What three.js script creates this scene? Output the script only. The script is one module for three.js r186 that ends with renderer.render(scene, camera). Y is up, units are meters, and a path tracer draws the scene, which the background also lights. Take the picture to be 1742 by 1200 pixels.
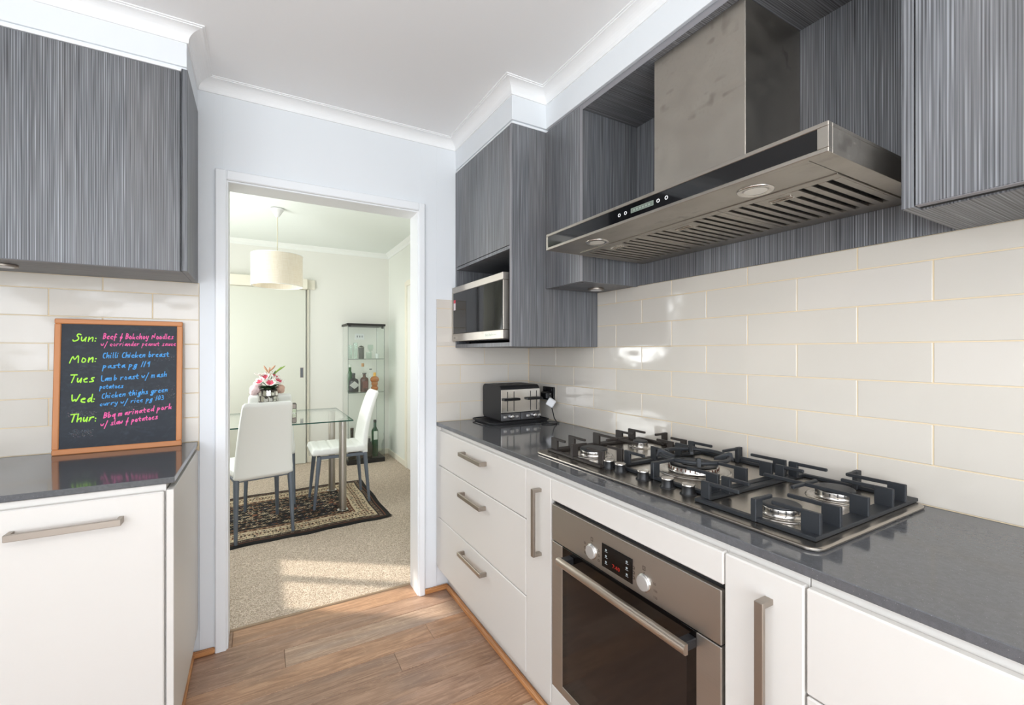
import * as THREE from 'three';
import { mergeGeometries } from 'three/addons/utils/BufferGeometryUtils.js';
import { RectAreaLightUniformsLib } from 'three/addons/lights/RectAreaLightUniformsLib.js';

// ------------------------------------------------------------------ camera, sky, sun, daylight, exposure
const scene = new THREE.Scene();
const camera = new THREE.PerspectiveCamera(2 * Math.atan(600 / 757.8) * 180 / Math.PI, 1742 / 1200, 0.05, 200);
const YAW = 0.51897;
camera.position.set(-1.4125, 1.272, 2.269);
camera.lookAt(-1.4125 + Math.sin(YAW), 1.272, 2.269 - Math.cos(YAW));
const renderer = new THREE.WebGLRenderer({ antialias: true });
renderer.toneMapping = THREE.LinearToneMapping;
renderer.toneMappingExposure = .8;
renderer.outputColorSpace = THREE.SRGBColorSpace;
renderer.shadowMap.enabled = true;

{ // a bright, lightly hazy daytime sky
  const w = 64, h = 32, d = new Float32Array(w * h * 4);
  for (let y = 0; y < h; y++) for (let x = 0; x < w; x++) {
    const e = (y + .5) / h * 2 - 1, t = Math.max(0, e), i = (y * w + x) * 4;
    const k = e < 0 ? .35 : 1;
    d[i] = k * (2.6 - 1.0 * t); d[i + 1] = k * (2.8 - .75 * t); d[i + 2] = k * (3.0 - .3 * t); d[i + 3] = 1;
  }
  const sky = new THREE.DataTexture(d, w, h, THREE.RGBAFormat, THREE.FloatType);
  sky.mapping = THREE.EquirectangularReflectionMapping; sky.magFilter = THREE.LinearFilter; sky.needsUpdate = true;
  scene.background = sky; scene.environment = sky;
}
const sun = new THREE.DirectionalLight(new THREE.Color(1, .93, .82), 6);
sun.position.set(-8.1, 7.7, -7.35); sun.target.position.set(0, 0, -1.5);
sun.castShadow = true; sun.shadow.radius = 2.2; sun.shadow.mapSize.set(2048, 2048);
Object.assign(sun.shadow.camera, { left: -7, right: 7, top: 7, bottom: -7, near: .5, far: 40 });
scene.add(sun, sun.target);

RectAreaLightUniformsLib.init();
function daylight(color, intensity, w, h, pos, at) { // soft daylight let in by a window: as large as its glass
  const l = new THREE.RectAreaLight(color, intensity, w, h);
  l.position.set(...pos); l.lookAt(...at); scene.add(l);
}
daylight('#f1f6ff', 6.6, 2.5, 1.9, [-1.75, 1.2, 3.95], [-1.75, 4.9, 0]);       // kitchen sliding door: mostly light thrown up from the sunlit paving outside
daylight('#f1f6ff', 5.2, 1.5, 1.05, [-3.05, 1.6, 2.5], [0, 4.0, 2.5]);          // kitchen side window, the same
daylight('#f7f9f8', 4.8, 1.15, 1.5, [-2.45, 1.35, -2.55], [0, 2.0, -2.4]);      // dining window with blind
daylight('#f7f9f8', 20.0, .7, .76, [-2.45, 1.61, -1.475], [0, 1.9, -1.475]);     // dining sun window
{ // the glow of the opal ceiling panel behind the camera (built further down)
  const l = new THREE.RectAreaLight('#fffaf4', 7, 1.2, .6); l.position.set(-1.6, 2.385, 2.95); l.lookAt(-1.6, 0, 2.95); scene.add(l);
}

// ------------------------------------------------------------------ helpers
const rng = (s) => () => { s |= 0; s = s + 0x6D2B79F5 | 0; let t = Math.imul(s ^ s >>> 15, 1 | s); t = t + Math.imul(t ^ t >>> 7, 61 | t) ^ t; return ((t ^ t >>> 14) >>> 0) / 4294967296; };
const R = rng(7);
const V = (x, y, z) => new THREE.Vector3(x, y, z);
const names = {};
const numbered = (n) => { const k = names[n] = (names[n] ?? -1) + 1; return k ? n + '_' + String(k).padStart(3, '0') : n; };
const origin = new Map();
const inside = new Map();

function plain(g) {
  const o = g.index ? g.toNonIndexed() : g;
  for (const k of Object.keys(o.attributes)) if (!['position', 'normal', 'uv'].includes(k)) o.deleteAttribute(k);
  if (!o.attributes.normal) o.computeVertexNormals();
  if (!o.attributes.uv) boxUV(o);
  return o;
}
const merged = (gs) => { const a = (Array.isArray(gs) ? gs : [gs]).map(plain); return a.length > 1 ? mergeGeometries(a) : a[0]; };
function boxUV(g) { // uv in metres, by the way each face points; v runs up walls and along x on level faces
  const p = g.attributes.position, n = g.attributes.normal, uv = new Float32Array(p.count * 2);
  for (let i = 0; i < p.count; i += 3) {
    const s = [0, 0, 0];
    for (let k = 0; k < 3; k++) { s[0] += Math.abs(n.getX(i + k)); s[1] += Math.abs(n.getY(i + k)); s[2] += Math.abs(n.getZ(i + k)); }
    const m = s[1] >= s[0] && s[1] >= s[2] ? 1 : s[0] >= s[2] ? 0 : 2;
    for (let k = 0; k < 3; k++) {
      const x = p.getX(i + k), y = p.getY(i + k), z = p.getZ(i + k), j = (i + k) * 2;
      uv[j] = m === 0 ? z : m === 1 ? z : x; uv[j + 1] = m === 1 ? x : y;
    }
  }
  g.setAttribute('uv', new THREE.BufferAttribute(uv, 2));
  return g;
}
function cbox(x0, x1, y0, y1, z0, z1, b = .001) { // a box with chamfered edges, 44 triangles
  const c = [(x0 + x1) / 2, (y0 + y1) / 2, (z0 + z1) / 2], h = [(x1 - x0) / 2, (y1 - y0) / 2, (z1 - z0) / 2];
  b = Math.min(b, ...h.map((v) => v * .9));
  const at = (s, a) => s.map((q, i) => c[i] + q * (i === a ? h[i] : h[i] - b));
  const pos = [], tri = (p, q, r) => {
    const u = V(...q).sub(V(...p)), w = V(...r).sub(V(...p)), n = u.cross(w), m = V(p[0] + q[0] + r[0] - 3 * c[0], p[1] + q[1] + r[1] - 3 * c[1], p[2] + q[2] + r[2] - 3 * c[2]);
    if (n.dot(m) < 0) pos.push(...p, ...r, ...q); else pos.push(...p, ...q, ...r);
  };
  const quad = (p, q, r, s) => { tri(p, q, r); tri(p, r, s); };
  const S = [-1, 1];
  for (let a = 0; a < 3; a++) {
    const u = (a + 1) % 3, v = (a + 2) % 3, k = (sa, su, sv) => { const s = [0, 0, 0]; s[a] = sa; s[u] = su; s[v] = sv; return s; };
    for (const sa of S) quad(at(k(sa, -1, -1), a), at(k(sa, 1, -1), a), at(k(sa, 1, 1), a), at(k(sa, -1, 1), a));
    for (const su of S) for (const sv of S) quad(at(k(-1, su, sv), u), at(k(1, su, sv), u), at(k(1, su, sv), v), at(k(-1, su, sv), v));
  }
  for (const x of S) for (const y of S) for (const z of S) tri(at([x, y, z], 0), at([x, y, z], 1), at([x, y, z], 2));
  const g = new THREE.BufferGeometry();
  g.setAttribute('position', new THREE.BufferAttribute(new Float32Array(pos), 3));
  g.computeVertexNormals();
  return boxUV(g);
}
const tube = (pts, r, seg = 24, rad = 8) => new THREE.TubeGeometry(new THREE.CatmullRomCurve3(pts.map((p) => V(...p))), seg, r, rad, false);
const rod = (a, b, r0, r1 = r0, rad = 14) => { // a straight tapered rod with closed ends
  const d = V(...b).sub(V(...a)), g = new THREE.CylinderGeometry(r1, r0, d.length(), rad, 1);
  g.applyQuaternion(new THREE.Quaternion().setFromUnitVectors(V(0, 1, 0), d.clone().normalize()));
  return g.translate((a[0] + b[0]) / 2, (a[1] + b[1]) / 2, (a[2] + b[2]) / 2);
};
const lathe = (prof, x = 0, y = 0, z = 0, seg = 28) => new THREE.LatheGeometry(prof.map(([r, h]) => new THREE.Vector2(Math.max(r, 1e-4), h)), seg).translate(x, y, z);
const disc = (r, h, x, y, z, seg = 28, b = .001) => lathe([[0, 0], [r - b, 0], [r, b], [r, h - b], [r - b, h], [0, h]], x, y, z, seg);
function loft(rings) { // closed rings of points joined into one smooth skin with closed ends
  const n = rings[0].length, pos = [], idx = [];
  rings.forEach((r) => r.forEach((p) => pos.push(...p)));
  for (let i = 0; i < rings.length - 1; i++) for (let j = 0; j < n; j++) {
    const a = i * n + j, b = i * n + (j + 1) % n, c = a + n, d = b + n;
    idx.push(a, c, b, b, c, d);
  }
  for (const [k, flip] of [[0, false], [rings.length - 1, true]]) {
    const m = rings[k].reduce((s, p) => s.map((v, i) => v + p[i] / n), [0, 0, 0]), ci = pos.length / 3;
    pos.push(...m);
    for (let j = 0; j < n; j++) { const a = k * n + j, b = k * n + (j + 1) % n; flip ? idx.push(ci, b, a) : idx.push(ci, a, b); }
  }
  const g = new THREE.BufferGeometry();
  g.setAttribute('position', new THREE.BufferAttribute(new Float32Array(pos), 3));
  g.setIndex(idx); g.computeVertexNormals();
  return g;
}
const sup = (a, n) => Math.sign(Math.cos(a)) * Math.abs(Math.cos(a)) ** n;
function extrude(shape, depth, bevel = 0, seg = 2) {
  return new THREE.ExtrudeGeometry(shape, { depth: depth - 2 * bevel, bevelEnabled: bevel > 0, bevelThickness: bevel, bevelSize: bevel, bevelOffset: -bevel, bevelSegments: seg, curveSegments: 10 }).translate(0, 0, bevel);
}
function roundRect(x0, x1, y0, y1, r) {
  const s = new THREE.Shape();
  s.moveTo(x0 + r, y0); s.lineTo(x1 - r, y0); s.absarc(x1 - r, y0 + r, r, -Math.PI / 2, 0); s.lineTo(x1, y1 - r); s.absarc(x1 - r, y1 - r, r, 0, Math.PI / 2);
  s.lineTo(x0 + r, y1); s.absarc(x0 + r, y1 - r, r, Math.PI / 2, Math.PI); s.lineTo(x0, y0 + r); s.absarc(x0 + r, y0 + r, r, Math.PI, Math.PI * 1.5);
  return s;
}
function thing(name, label, category, at, group, turn = 0, own = false) { // own: its parts are given in its own axes
  const o = new THREE.Group(); o.name = numbered(name); scene.add(o);
  o.position.set(...at); o.rotation.y = turn; o.userData = { label, category };
  if (group) o.userData.group = group;
  origin.set(o, own ? [0, 0, 0] : at); inside.set(o, {});
  return o;
}
function part(parent, name, geos, mat, label) {
  const at = origin.get(parent), used = inside.get(parent), k = used[name] = (used[name] ?? -1) + 1;
  const m = new THREE.Mesh(merged(geos).translate(-at[0], -at[1], -at[2]), mat);
  m.name = k ? name + '_' + String(k).padStart(3, '0') : name;
  if (label) m.userData.label = label;
  parent.add(m); origin.set(m, at); inside.set(m, used);
  return m;
}
function solo(name, label, category, geos, mat, at, group) { // a thing that is one mesh
  const m = new THREE.Mesh(merged(geos).translate(-at[0], -at[1], -at[2]), mat);
  m.name = numbered(name); m.position.set(...at); m.userData = { label, category };
  if (group) m.userData.group = group;
  scene.add(m); origin.set(m, at); inside.set(m, {});
  return m;
}
function struct(name, geos, mat) {
  const m = new THREE.Mesh(merged(geos), mat); m.name = name; m.userData.kind = 'structure';
  scene.add(m); origin.set(m, [0, 0, 0]); inside.set(m, {});
  return m;
}
function copy(src, label, at, turn = src.rotation.y) {
  const o = src.clone(); o.name = numbered(src.name.replace(/_\d{3}$/, '')); o.userData = { ...src.userData, label };
  o.position.set(...at); o.rotation.y = turn; scene.add(o);
  return o;
}

// ------------------------------------------------------------------ textures
function noise2(seed, w, h) { // smooth noise that repeats every w by h cells
  const r = rng(seed), t = Float32Array.from({ length: w * h }, r), f = (v) => v * v * (3 - 2 * v);
  return (x, y) => {
    x = (x % w + w) % w; y = (y % h + h) % h;
    const i = Math.floor(x), j = Math.floor(y), u = f(x - i), v = f(y - j), i1 = (i + 1) % w, j1 = (j + 1) % h;
    return (t[j * w + i] * (1 - u) + t[j * w + i1] * u) * (1 - v) + (t[j1 * w + i] * (1 - u) + t[j1 * w + i1] * u) * v;
  };
}
function tex(w, h, fn, sx, sy, srgb = true) { // fn(u, v) gives sRGB 0..1; the texture covers sx by sy metres
  const d = new Uint8Array(w * h * 4);
  for (let y = 0; y < h; y++) for (let x = 0; x < w; x++) {
    const c = fn(x / w, y / h), i = (y * w + x) * 4;
    for (let k = 0; k < 3; k++) d[i + k] = Math.max(0, Math.min(255, Math.round((c.length ? c[k] : c) * 255)));
    d[i + 3] = 255;
  }
  const t = new THREE.DataTexture(d, w, h, THREE.RGBAFormat);
  t.wrapS = t.wrapT = THREE.RepeatWrapping; t.magFilter = THREE.LinearFilter;
  if (srgb) t.colorSpace = THREE.SRGBColorSpace;
  t.repeat.set(1 / sx, 1 / sy); t.needsUpdate = true;
  return t;
}
const hex = (s) => [1, 3, 5].map((i) => parseInt(s.slice(i, i + 2), 16) / 255);
const mix = (a, b, t) => a.map((v, i) => v + (b[i] - v) * t);
const clamp = (v, a = 0, b = 1) => Math.min(b, Math.max(a, v));
function canvasTex(w, h, draw) {
  const c = document.createElement('canvas'); c.width = w; c.height = h;
  draw(c.getContext('2d'), w, h);
  const t = new THREE.CanvasTexture(c); t.colorSpace = THREE.SRGBColorSpace;
  return t;
}

const lamTex = (() => { // grey timber-grain laminate: narrow upright lines, light and dark by turns, that fade in and out
  const r = rng(19), N = 170, cut = [0];
  for (let k = 0; k < N; k++) cut.push(cut[k] + .55 + r() * .9);
  const len = cut[N], amp = Array.from({ length: N }, () => .45 + .75 * r()), off = Array.from({ length: N }, () => (r() - .5) * .5);
  const a = noise2(11, N, 13), d = noise2(14, 512, 14), e = noise2(15, 14, 3), c = noise2(13, 9, 2);
  const dark = hex('#3c3d40'), light = hex('#9da0a5'), tint = hex('#787370');
  const col = Array.from({ length: 1024 }, (_, x) => { const p = x / 1024 * len; let k = 0; while (cut[k + 1] <= p) k++; return [k, Math.min(1, 4 * Math.min(p - cut[k], cut[k + 1] - p) / (cut[k + 1] - cut[k]) + .15)]; });
  return tex(1024, 1024, (u, v) => {
    const [k, q] = col[Math.round(u * 1024) % 1024];
    const m = .1 + 1.3 * a(k, v * 13), n = (k % 2 ? 1 : -1) * amp[k] * .32 * q * m + off[k] * .2 + .42 * (d(u * 512, v * 14) - .5) + .16 * (c(u * 9, v * 2) - .5);
    return mix(mix(dark, light, clamp(.47 + n)), tint, .3 * e(u * 14, v * 3));
  }, .47, 1.5);
})();
const floorTex = (() => {
  const a = noise2(21, 9, 60), b = noise2(22, 24, 150), c = noise2(23, 5, 14), d = noise2(24, 60, 300), k = noise2(25, 7, 9);
  const lo = hex('#967a66'), hi = hex('#c8ab93'), grey = hex('#9b8b82');
  return tex(1024, 512, (u, v) => {
    const w = c(u * 5, v * 14) * .12, n = .4 * a(u * 9, (v + w) * 60) + .3 * b(u * 24, (v + w) * 150) + .3 * d(u * 60, v * 300);
    let q = mix(lo, hi, clamp((n - .5) * 1.7 + .55));
    q = mix(q, grey, clamp((k(u * 7, v * 9) - .55) * 1.8) * .6);
    return d(u * 60, v * 300 + 7) > .9 ? mix(q, hex('#dcc2a8'), .6) : q;
  }, 1.3, .42);
})();
const pineTex = (() => {
  const a = noise2(31, 6, 90), b = noise2(32, 20, 220);
  return tex(512, 512, (u, v) => mix(hex('#9c6436'), hex('#cf9560'), clamp((.6 * a(u * 6, v * 90) + .4 * b(u * 20, v * 220) - .5) * 1.8 + .5)), .8, .3);
})();
const speck = (() => {
  const r = rng(41), n = noise2(42, 60, 60);
  return tex(512, 512, (u, v) => { const s = r(), g = .36 + .03 * (n(u * 60, v * 60) - .5) + .045 * (s - .5) + (s > .9985 ? .3 : 0); return [g * .99, g, g * 1.03]; }, .35, .35);
})();
const carpetN = [noise2(51, 170, 170), noise2(52, 90, 90), noise2(53, 14, 14)];
const carpetV = (u, v) => .6 * carpetN[0](u * 170, v * 170) + .4 * carpetN[1](u * 90, v * 90);
const carpetTex = tex(1024, 1024, (u, v) => {
  const t = clamp((carpetV(u, v) - .5) * 2.6 + .5), q = mix(hex('#a7937f'), hex('#eedecd'), t);
  return mix(q, hex('#cdbdab'), .35 * carpetN[2](u * 14, v * 14));
}, .42, .42);
const carpetBump = tex(512, 512, (u, v) => carpetV(u, v), .42, .42, false);
const wave = (() => { const a = noise2(61, 5, 9), b = noise2(62, 14, 22); return tex(256, 256, (u, v) => .7 * a(u * 5, v * 9) + .3 * b(u * 14, v * 22), .6, .6, false); })();
const brush = (() => { const a = noise2(71, 4, 400), b = noise2(72, 9, 180); return tex(256, 1024, (u, v) => .36 + .16 * (.6 * a(u * 4, v * 400) + .4 * b(u * 9, v * 180)), .5, .5, false); })();
const smear = (() => { // wiped and spotted stainless steel
  const a = noise2(81, 7, 9), b = noise2(82, 30, 34), c = noise2(83, 90, 90), d = noise2(84, 12, 18), base = hex('#aaa49b'), spot = hex('#88827a');
  return [tex(512, 512, (u, v) => mix(base, spot, clamp((b(u * 30, v * 34) * a(u * 7, v * 9) - .5) * 4) * .55), .6, .6),
    tex(512, 512, (u, v) => .34 + .14 * d(u * 12, v * 18) + .12 * clamp((c(u * 90, v * 90) - .6) * 3) * a(u * 7, v * 9), .6, .6, false)];
})();
const linen = (() => { const a = noise2(91, 160, 8), b = noise2(92, 8, 160); return tex(512, 512, (u, v) => mix(hex('#f1e8d8'), hex('#fffaf0'), .5 * a(u * 160, v * 8) + .5 * b(u * 8, v * 160)), .3, .3); })();

// ------------------------------------------------------------------ materials
const S = (o) => new THREE.MeshStandardMaterial(o), P = (o) => new THREE.MeshPhysicalMaterial(o);
const M = {
  wall: S({ color: '#e6e9ec', roughness: .85 }),
  cream: S({ color: '#e9e8e1', roughness: .8 }),
  ceil: S({ color: '#f3f3f3', roughness: .9 }),
  trim: S({ color: '#eef0f2', roughness: .4 }),
  creamTrim: S({ color: '#ebe6d6', roughness: .45 }),
  white: S({ color: '#d6d2cc', roughness: .38 }),
  lam: S({ map: lamTex, roughness: .42 }),
  lamEdge: S({ color: '#878589', roughness: .5 }),
  stone: P({ map: speck, roughness: .1, specularIntensity: 1, ior: 1.55 }),
  grout: S({ color: '#e2cfae', roughness: .9 }),
  tiles: ['#d6cfc4', '#d4cdc2', '#d8d1c7'].map((c) => P({ color: c, roughness: .1, bumpMap: wave, bumpScale: .0016 })),
  steel: S({ color: '#b4aea6', metalness: 1, roughness: 1, roughnessMap: brush }),
  hoodSteel: S({ map: smear[0], metalness: 1, roughness: 1, roughnessMap: smear[1] }),
  handle: S({ color: '#a89f95', metalness: 1, roughness: .42 }),
  chrome: S({ color: '#d7d5d2', metalness: 1, roughness: .12 }),
  darkgap: S({ color: '#161516', roughness: .8 }),
  blackglass: P({ color: '#08080a', roughness: .05 }),
  ovenglass: P({ color: '#0d0a09', roughness: .06 }),
  ovenwindow: P({ color: '#211a17', roughness: .08 }),
  iron: S({ color: '#25282c', roughness: .5 }),
  ironWarm: S({ color: '#2c2622', roughness: .55 }),
  enamel: S({ color: '#2a2c2f', roughness: .45 }),
  alu: S({ color: '#cfcac3', metalness: 1, roughness: .25 }),
  black: S({ color: '#131315', roughness: .4 }),
  softblack: S({ color: '#1b1b1e', roughness: .5 }),
  pine: S({ map: pineTex, roughness: .5 }),
  frame: S({ color: '#c98552', roughness: .5 }),
  carpet: S({ map: carpetTex, roughness: 1, bumpMap: carpetBump, bumpScale: .006 }),
  leather: S({ color: '#f5f5f1', roughness: .42 }),
  legs: S({ color: '#6d7580', roughness: .4, metalness: .3 }),
  glass: P({ color: '#f2faf5', roughness: .02, transmission: 1, thickness: 0, ior: 1.5 }),
  greenglass: P({ color: '#fcfefd', roughness: .02, transmission: 1, thickness: 0, ior: 1.5 }),
  glassEdge: P({ color: '#1f4f45', roughness: .15 }),
  drinkware: P({ color: '#f3f7f5', roughness: .03, transmission: 1, thickness: 0, ior: 1.5 }),
  clear: P({ color: '#ffffff', roughness: .03, transmission: 1, thickness: 0, ior: 1.45 }),
  whiteplastic: S({ color: '#eeeeee', roughness: .4 }),
};
const floorMats = ['#ffffff', '#ede3de', '#fbeada', '#e2d8d2'].map((c) => S({ color: c, map: floorTex, roughness: .36 }));

// ------------------------------------------------------------------ the setting: kitchen shell
const Hc = 2.42, ROW = .09931, HALF = .1561, Z0 = .1233, ROWB = .1015, HALFB = .151;
const floor = struct('floor', cbox(-3.4, .2, -.12, -.012, -.125, 4.4), M.darkgap);
{
  const r = rng(5), rowJoint = { 1: -1.3135, 3: -.911, 2: -2.05, 0: -1.75, 4: -1.62 };
  for (let n = -1; n < 34; n++) {
    const z0 = n * .127 + (n < 0 ? .002 : .0006), z1 = (n + 1) * .127 - .0006;
    let xs = [rowJoint[n] ?? -(.75 + r() * 1.1)];
    xs = [-3.3, xs[0] - 1.32, xs[0], xs[0] + 1.32, -.45].filter((v) => v >= -3.3 && v <= -.45).sort((a, b) => a - b);
    for (let k = 0; k < xs.length - 1; k++) {
      const y = -.0006 * r(), g = cbox(xs[k] + .0005, xs[k + 1] - .0005, -.012, y, z0, z1, .0012);
      const uv = g.attributes.uv, du = r() * 3, dv = r() * 3;
      for (let i = 0; i < uv.count; i++) { const a = uv.getX(i), b = uv.getY(i); uv.setXY(i, b + du, a + dv); }
      part(floor, 'floor_plank', g, floorMats[Math.floor(r() * 4)]);
    }
  }
}
const floorDining = struct('floor_001', cbox(-2.6, .2, -.12, .002, -3.5, -.139, .002), M.carpet);
struct('trim_1', cbox(-1.53, -.68, -.01, .006, -.14, -.127, .003), S({ color: '#a08a70', roughness: .5 })); // threshold strip
struct('ceiling', cbox(-3.4, .3, Hc, 2.62, 0, 4.4), M.ceil);
struct('ceiling_001', cbox(-2.7, .3, 2.5, 2.62, -3.5, -.05), S({ color: '#e6ebe6', roughness: .9 }));

// the wall with the doorway, 0.11 thick
const wallBack = struct('wall_back', [
  cbox(-3.4, -1.54, -.1, 2.6, -.11, -.006), cbox(-.668, .2, -.1, 2.6, -.11, -.006), cbox(-1.54, -.668, 2.02, 2.6, -.11, -.006),
  cbox(-1.6235, -1.54, 0, 2.6, -.012, 0, .0005), cbox(-.668, -.5815, 0, 2.6, -.012, 0, .0005), cbox(-1.54, -.668, 2.02, 2.6, -.012, 0, .0005), cbox(-.5815, 0, 1.557, 2.6, -.012, 0, .0005), cbox(-3.4, -1.6235, 1.562, 2.6, -.012, 0, .0005),
], M.wall);
part(wallBack, 'grout', [cbox(-3.3, -1.6245, .86, 1.562, -.008, -.0012, .0002), cbox(-.5805, .004, .86, 1.557, -.008, -.0012, .0002)], M.grout);
const rt = rng(77);
const tilt = (g, x, y, z, ax) => { const a = (rt() - .5) * .006, b = (rt() - .5) * .006; g.translate(-x, -y, -z); ax === 'x' ? g.rotateY(a).rotateZ(b) : g.rotateY(a).rotateX(b); return g.translate(x, y, z); };
function backTiles(xa, xb, even, odd, ytop) {
  for (let i = 0; ; i++) {
    const y0 = .9 + ROWB * i + .0014, y1 = Math.min(.9 + ROWB * (i + 1) - .0014, ytop);
    if (y1 - y0 < .01) break;
    const start = i % 2 ? odd : even, js = [];
    for (let k = -12; k < 12; k++) { const x = start + k * HALFB * 2; if (x > xa + .02 && x < xb - .02) js.push(x); }
    const e = [xa, ...js, xb];
    for (let k = 0; k < e.length - 1; k++) {
      const x0 = e[k] + (k ? .0014 : 0), x1 = e[k + 1] - .0014;
      part(wallBack, 'tile', tilt(cbox(x0, x1, y0, y1, -.009, 0, .0011), (x0 + x1) / 2, (y0 + y1) / 2, 0, 'z'), M.tiles[Math.floor(rt() * 3)]);
    }
  }
}
backTiles(-3.19, -1.6245, -1.9296, -2.0805, 1.5605);
backTiles(-.5805, -.001, -.4438, -.2955, 1.556);

const wallRight = struct('wall_right', cbox(.008, .2, -.1, 2.6, -.2, 4.4), M.wall);
part(wallRight, 'grout', cbox(.0012, .01, .86, 1.6, -.005, 4.3, .0002), M.grout);
for (let i = 0; i < 7; i++) {
  const y0 = .9 + ROW * i + .0014, y1 = Math.min(.9 + ROW * (i + 1) - .0014, 1.5555), js = [];
  for (let k = -1; k < 28; k++) if ((k + 10) % 2 === i % 2) { const z = Z0 + (k - 0) * HALF; if (z > .02 && z < 4.1) js.push(z); }
  const e = [.001, ...js, 4.2];
  for (let k = 0; k < e.length - 1; k++) {
    const z0 = e[k] + .0014, z1 = e[k + 1] - .0014;
    part(wallRight, 'tile', tilt(cbox(0, .009, y0, y1, z0, z1, .0011), 0, (y0 + y1) / 2, (z0 + z1) / 2, 'x'), M.tiles[Math.floor(rt() * 3)]);
  }
}
// bulkheads over the wall cabinets
struct('wall_bulkhead_right', [cbox(-.4715, .01, 2.268, 2.5, 0, .6215), cbox(-.297, .01, 2.268, 2.5, .62, 4.3)], M.wall);
struct('wall_bulkhead_left', cbox(-3.3, -1.631, 2.288, 2.5, 0, .318), M.wall);
// left and front walls of the kitchen with their windows (behind the camera)
struct('wall_left', [cbox(-3.4, -3.2, -.1, 2.6, -.1, 1.7), cbox(-3.4, -3.2, -.1, 2.6, 3.3, 4.5), cbox(-3.4, -3.2, -.1, 1.05, 1.7, 3.3), cbox(-3.4, -3.2, 2.2, 2.6, 1.7, 3.3)], M.wall);
struct('wall_front', [cbox(-3.4, -3.05, -.1, 2.6, 4.2, 4.4), cbox(-.45, .2, -.1, 2.6, 4.2, 4.4), cbox(-3.05, -.45, 2.15, 2.6, 4.2, 4.4)], M.wall);
const pane = (name, x0, x1, y0, y1, z0, z1, ax, bars) => {
  const w = struct(name, ax === 'z'
    ? [cbox(x0, x1, y0, y0 + .05, z0, z1), cbox(x0, x1, y1 - .05, y1, z0, z1), ...bars.map((b) => cbox(b - .025, b + .025, y0, y1, z0, z1))]
    : [cbox(x0, x1, y0, y0 + .05, z0, z1), cbox(x0, x1, y1 - .05, y1, z0, z1), ...bars.map((b) => cbox(x0, x1, y0, y1, b - .025, b + .025))], M.trim);
  const m = .5 * (ax === 'z' ? z0 + z1 : x0 + x1);
  part(w, 'window_pane', ax === 'z' ? cbox(x0, x1, y0, y1, m - .002, m + .002, .0003) : cbox(m - .002, m + .002, y0, y1, z0, z1, .0003), M.clear);
  return w;
};
pane('window_1', -3.05, -.45, 0, 2.15, 4.26, 4.31, 'z', [-3.03, -1.75, -.47]);
pane('window_2', -3.33, -3.28, 1.05, 2.2, 1.7, 3.3, 'x', [1.72, 2.5, 3.28]);
// cornice swept round the room
{
  const path = [[-3.3, .318], [-1.631, .318], [-1.631, 0], [-.4715, 0], [-.4715, .6215], [-.297, .6215], [-.297, 4.3]];
  const prof = [[0, 2.3715], [.005, 2.3715], [.006, 2.378]];
  for (let k = 1; k <= 8; k++) { const a = k / 8 * Math.PI / 2; prof.push([.05 - .044 * Math.cos(a), 2.378 + .035 * Math.sin(a)]); }
  prof.push([.05, 2.416], [.057, 2.4165], [.057, 2.421]);
  const nrm = path.slice(1).map((p, i) => { const d = [p[0] - path[i][0], p[1] - path[i][1]], l = Math.hypot(...d); return [-d[1] / l, d[0] / l]; });
  const at = (i, o, y) => {
    const a = nrm[Math.max(0, i - 1)], b = nrm[Math.min(nrm.length - 1, i)], q = 1 + a[0] * b[0] + a[1] * b[1];
    return [path[i][0] + o * (a[0] + b[0]) / q, y, path[i][1] + o * (a[1] + b[1]) / q];
  };
  const pos = [];
  for (let i = 0; i < path.length - 1; i++) for (let k = 0; k < prof.length - 1; k++) {
    const a = at(i, ...prof[k]), b = at(i + 1, ...prof[k]), c = at(i + 1, ...prof[k + 1]), d = at(i, ...prof[k + 1]);
    pos.push(...a, ...b, ...c, ...a, ...c, ...d);
  }
  const g = new THREE.BufferGeometry(); g.setAttribute('position', new THREE.BufferAttribute(new Float32Array(pos), 3)); g.computeVertexNormals();
  struct('trim_2', g, S({ color: '#f4f4f4', roughness: .7 }));
}
// door lining and architraves of the doorway (no door leaf)
const door1 = struct('door_1', [
  cbox(-1.54, -1.522, -.002, 2.006, -.128, .004, .002), cbox(-.686, -.668, -.002, 2.006, -.128, .004, .002), cbox(-1.54, -.668, 2.004, 2.022, -.128, .004, .002)], M.trim);
part(door1, 'architrave', [cbox(-1.569, -1.5275, -.002, 2.0525, -.001, .018, .004)], M.trim);
part(door1, 'architrave', [cbox(-.6805, -.6495, -.002, 2.0525, -.001, .018, .004)], M.trim);
part(door1, 'architrave', [cbox(-1.5275, -.6805, 2.011, 2.0525, -.001, .0178, .004)], M.trim);
// timber beading along the skirting line
struct('baseboard_right', cbox(-.537, -.517, -.001, .026, .019, 4.2, .006), M.pine);
struct('baseboard_left', cbox(-1.659, -1.639, -.001, .026, .019, .56, .006), M.pine);
struct('baseboard_back', [cbox(-.6495, -.52, -.001, .026, 0, .019, .006), cbox(-1.655, -1.569, -.001, .026, 0, .019, .006)], M.pine);
struct('ground', cbox(-30, 30, -.5, -.3, -30, 30), S({ color: '#7d8a6a', roughness: 1 }));

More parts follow.
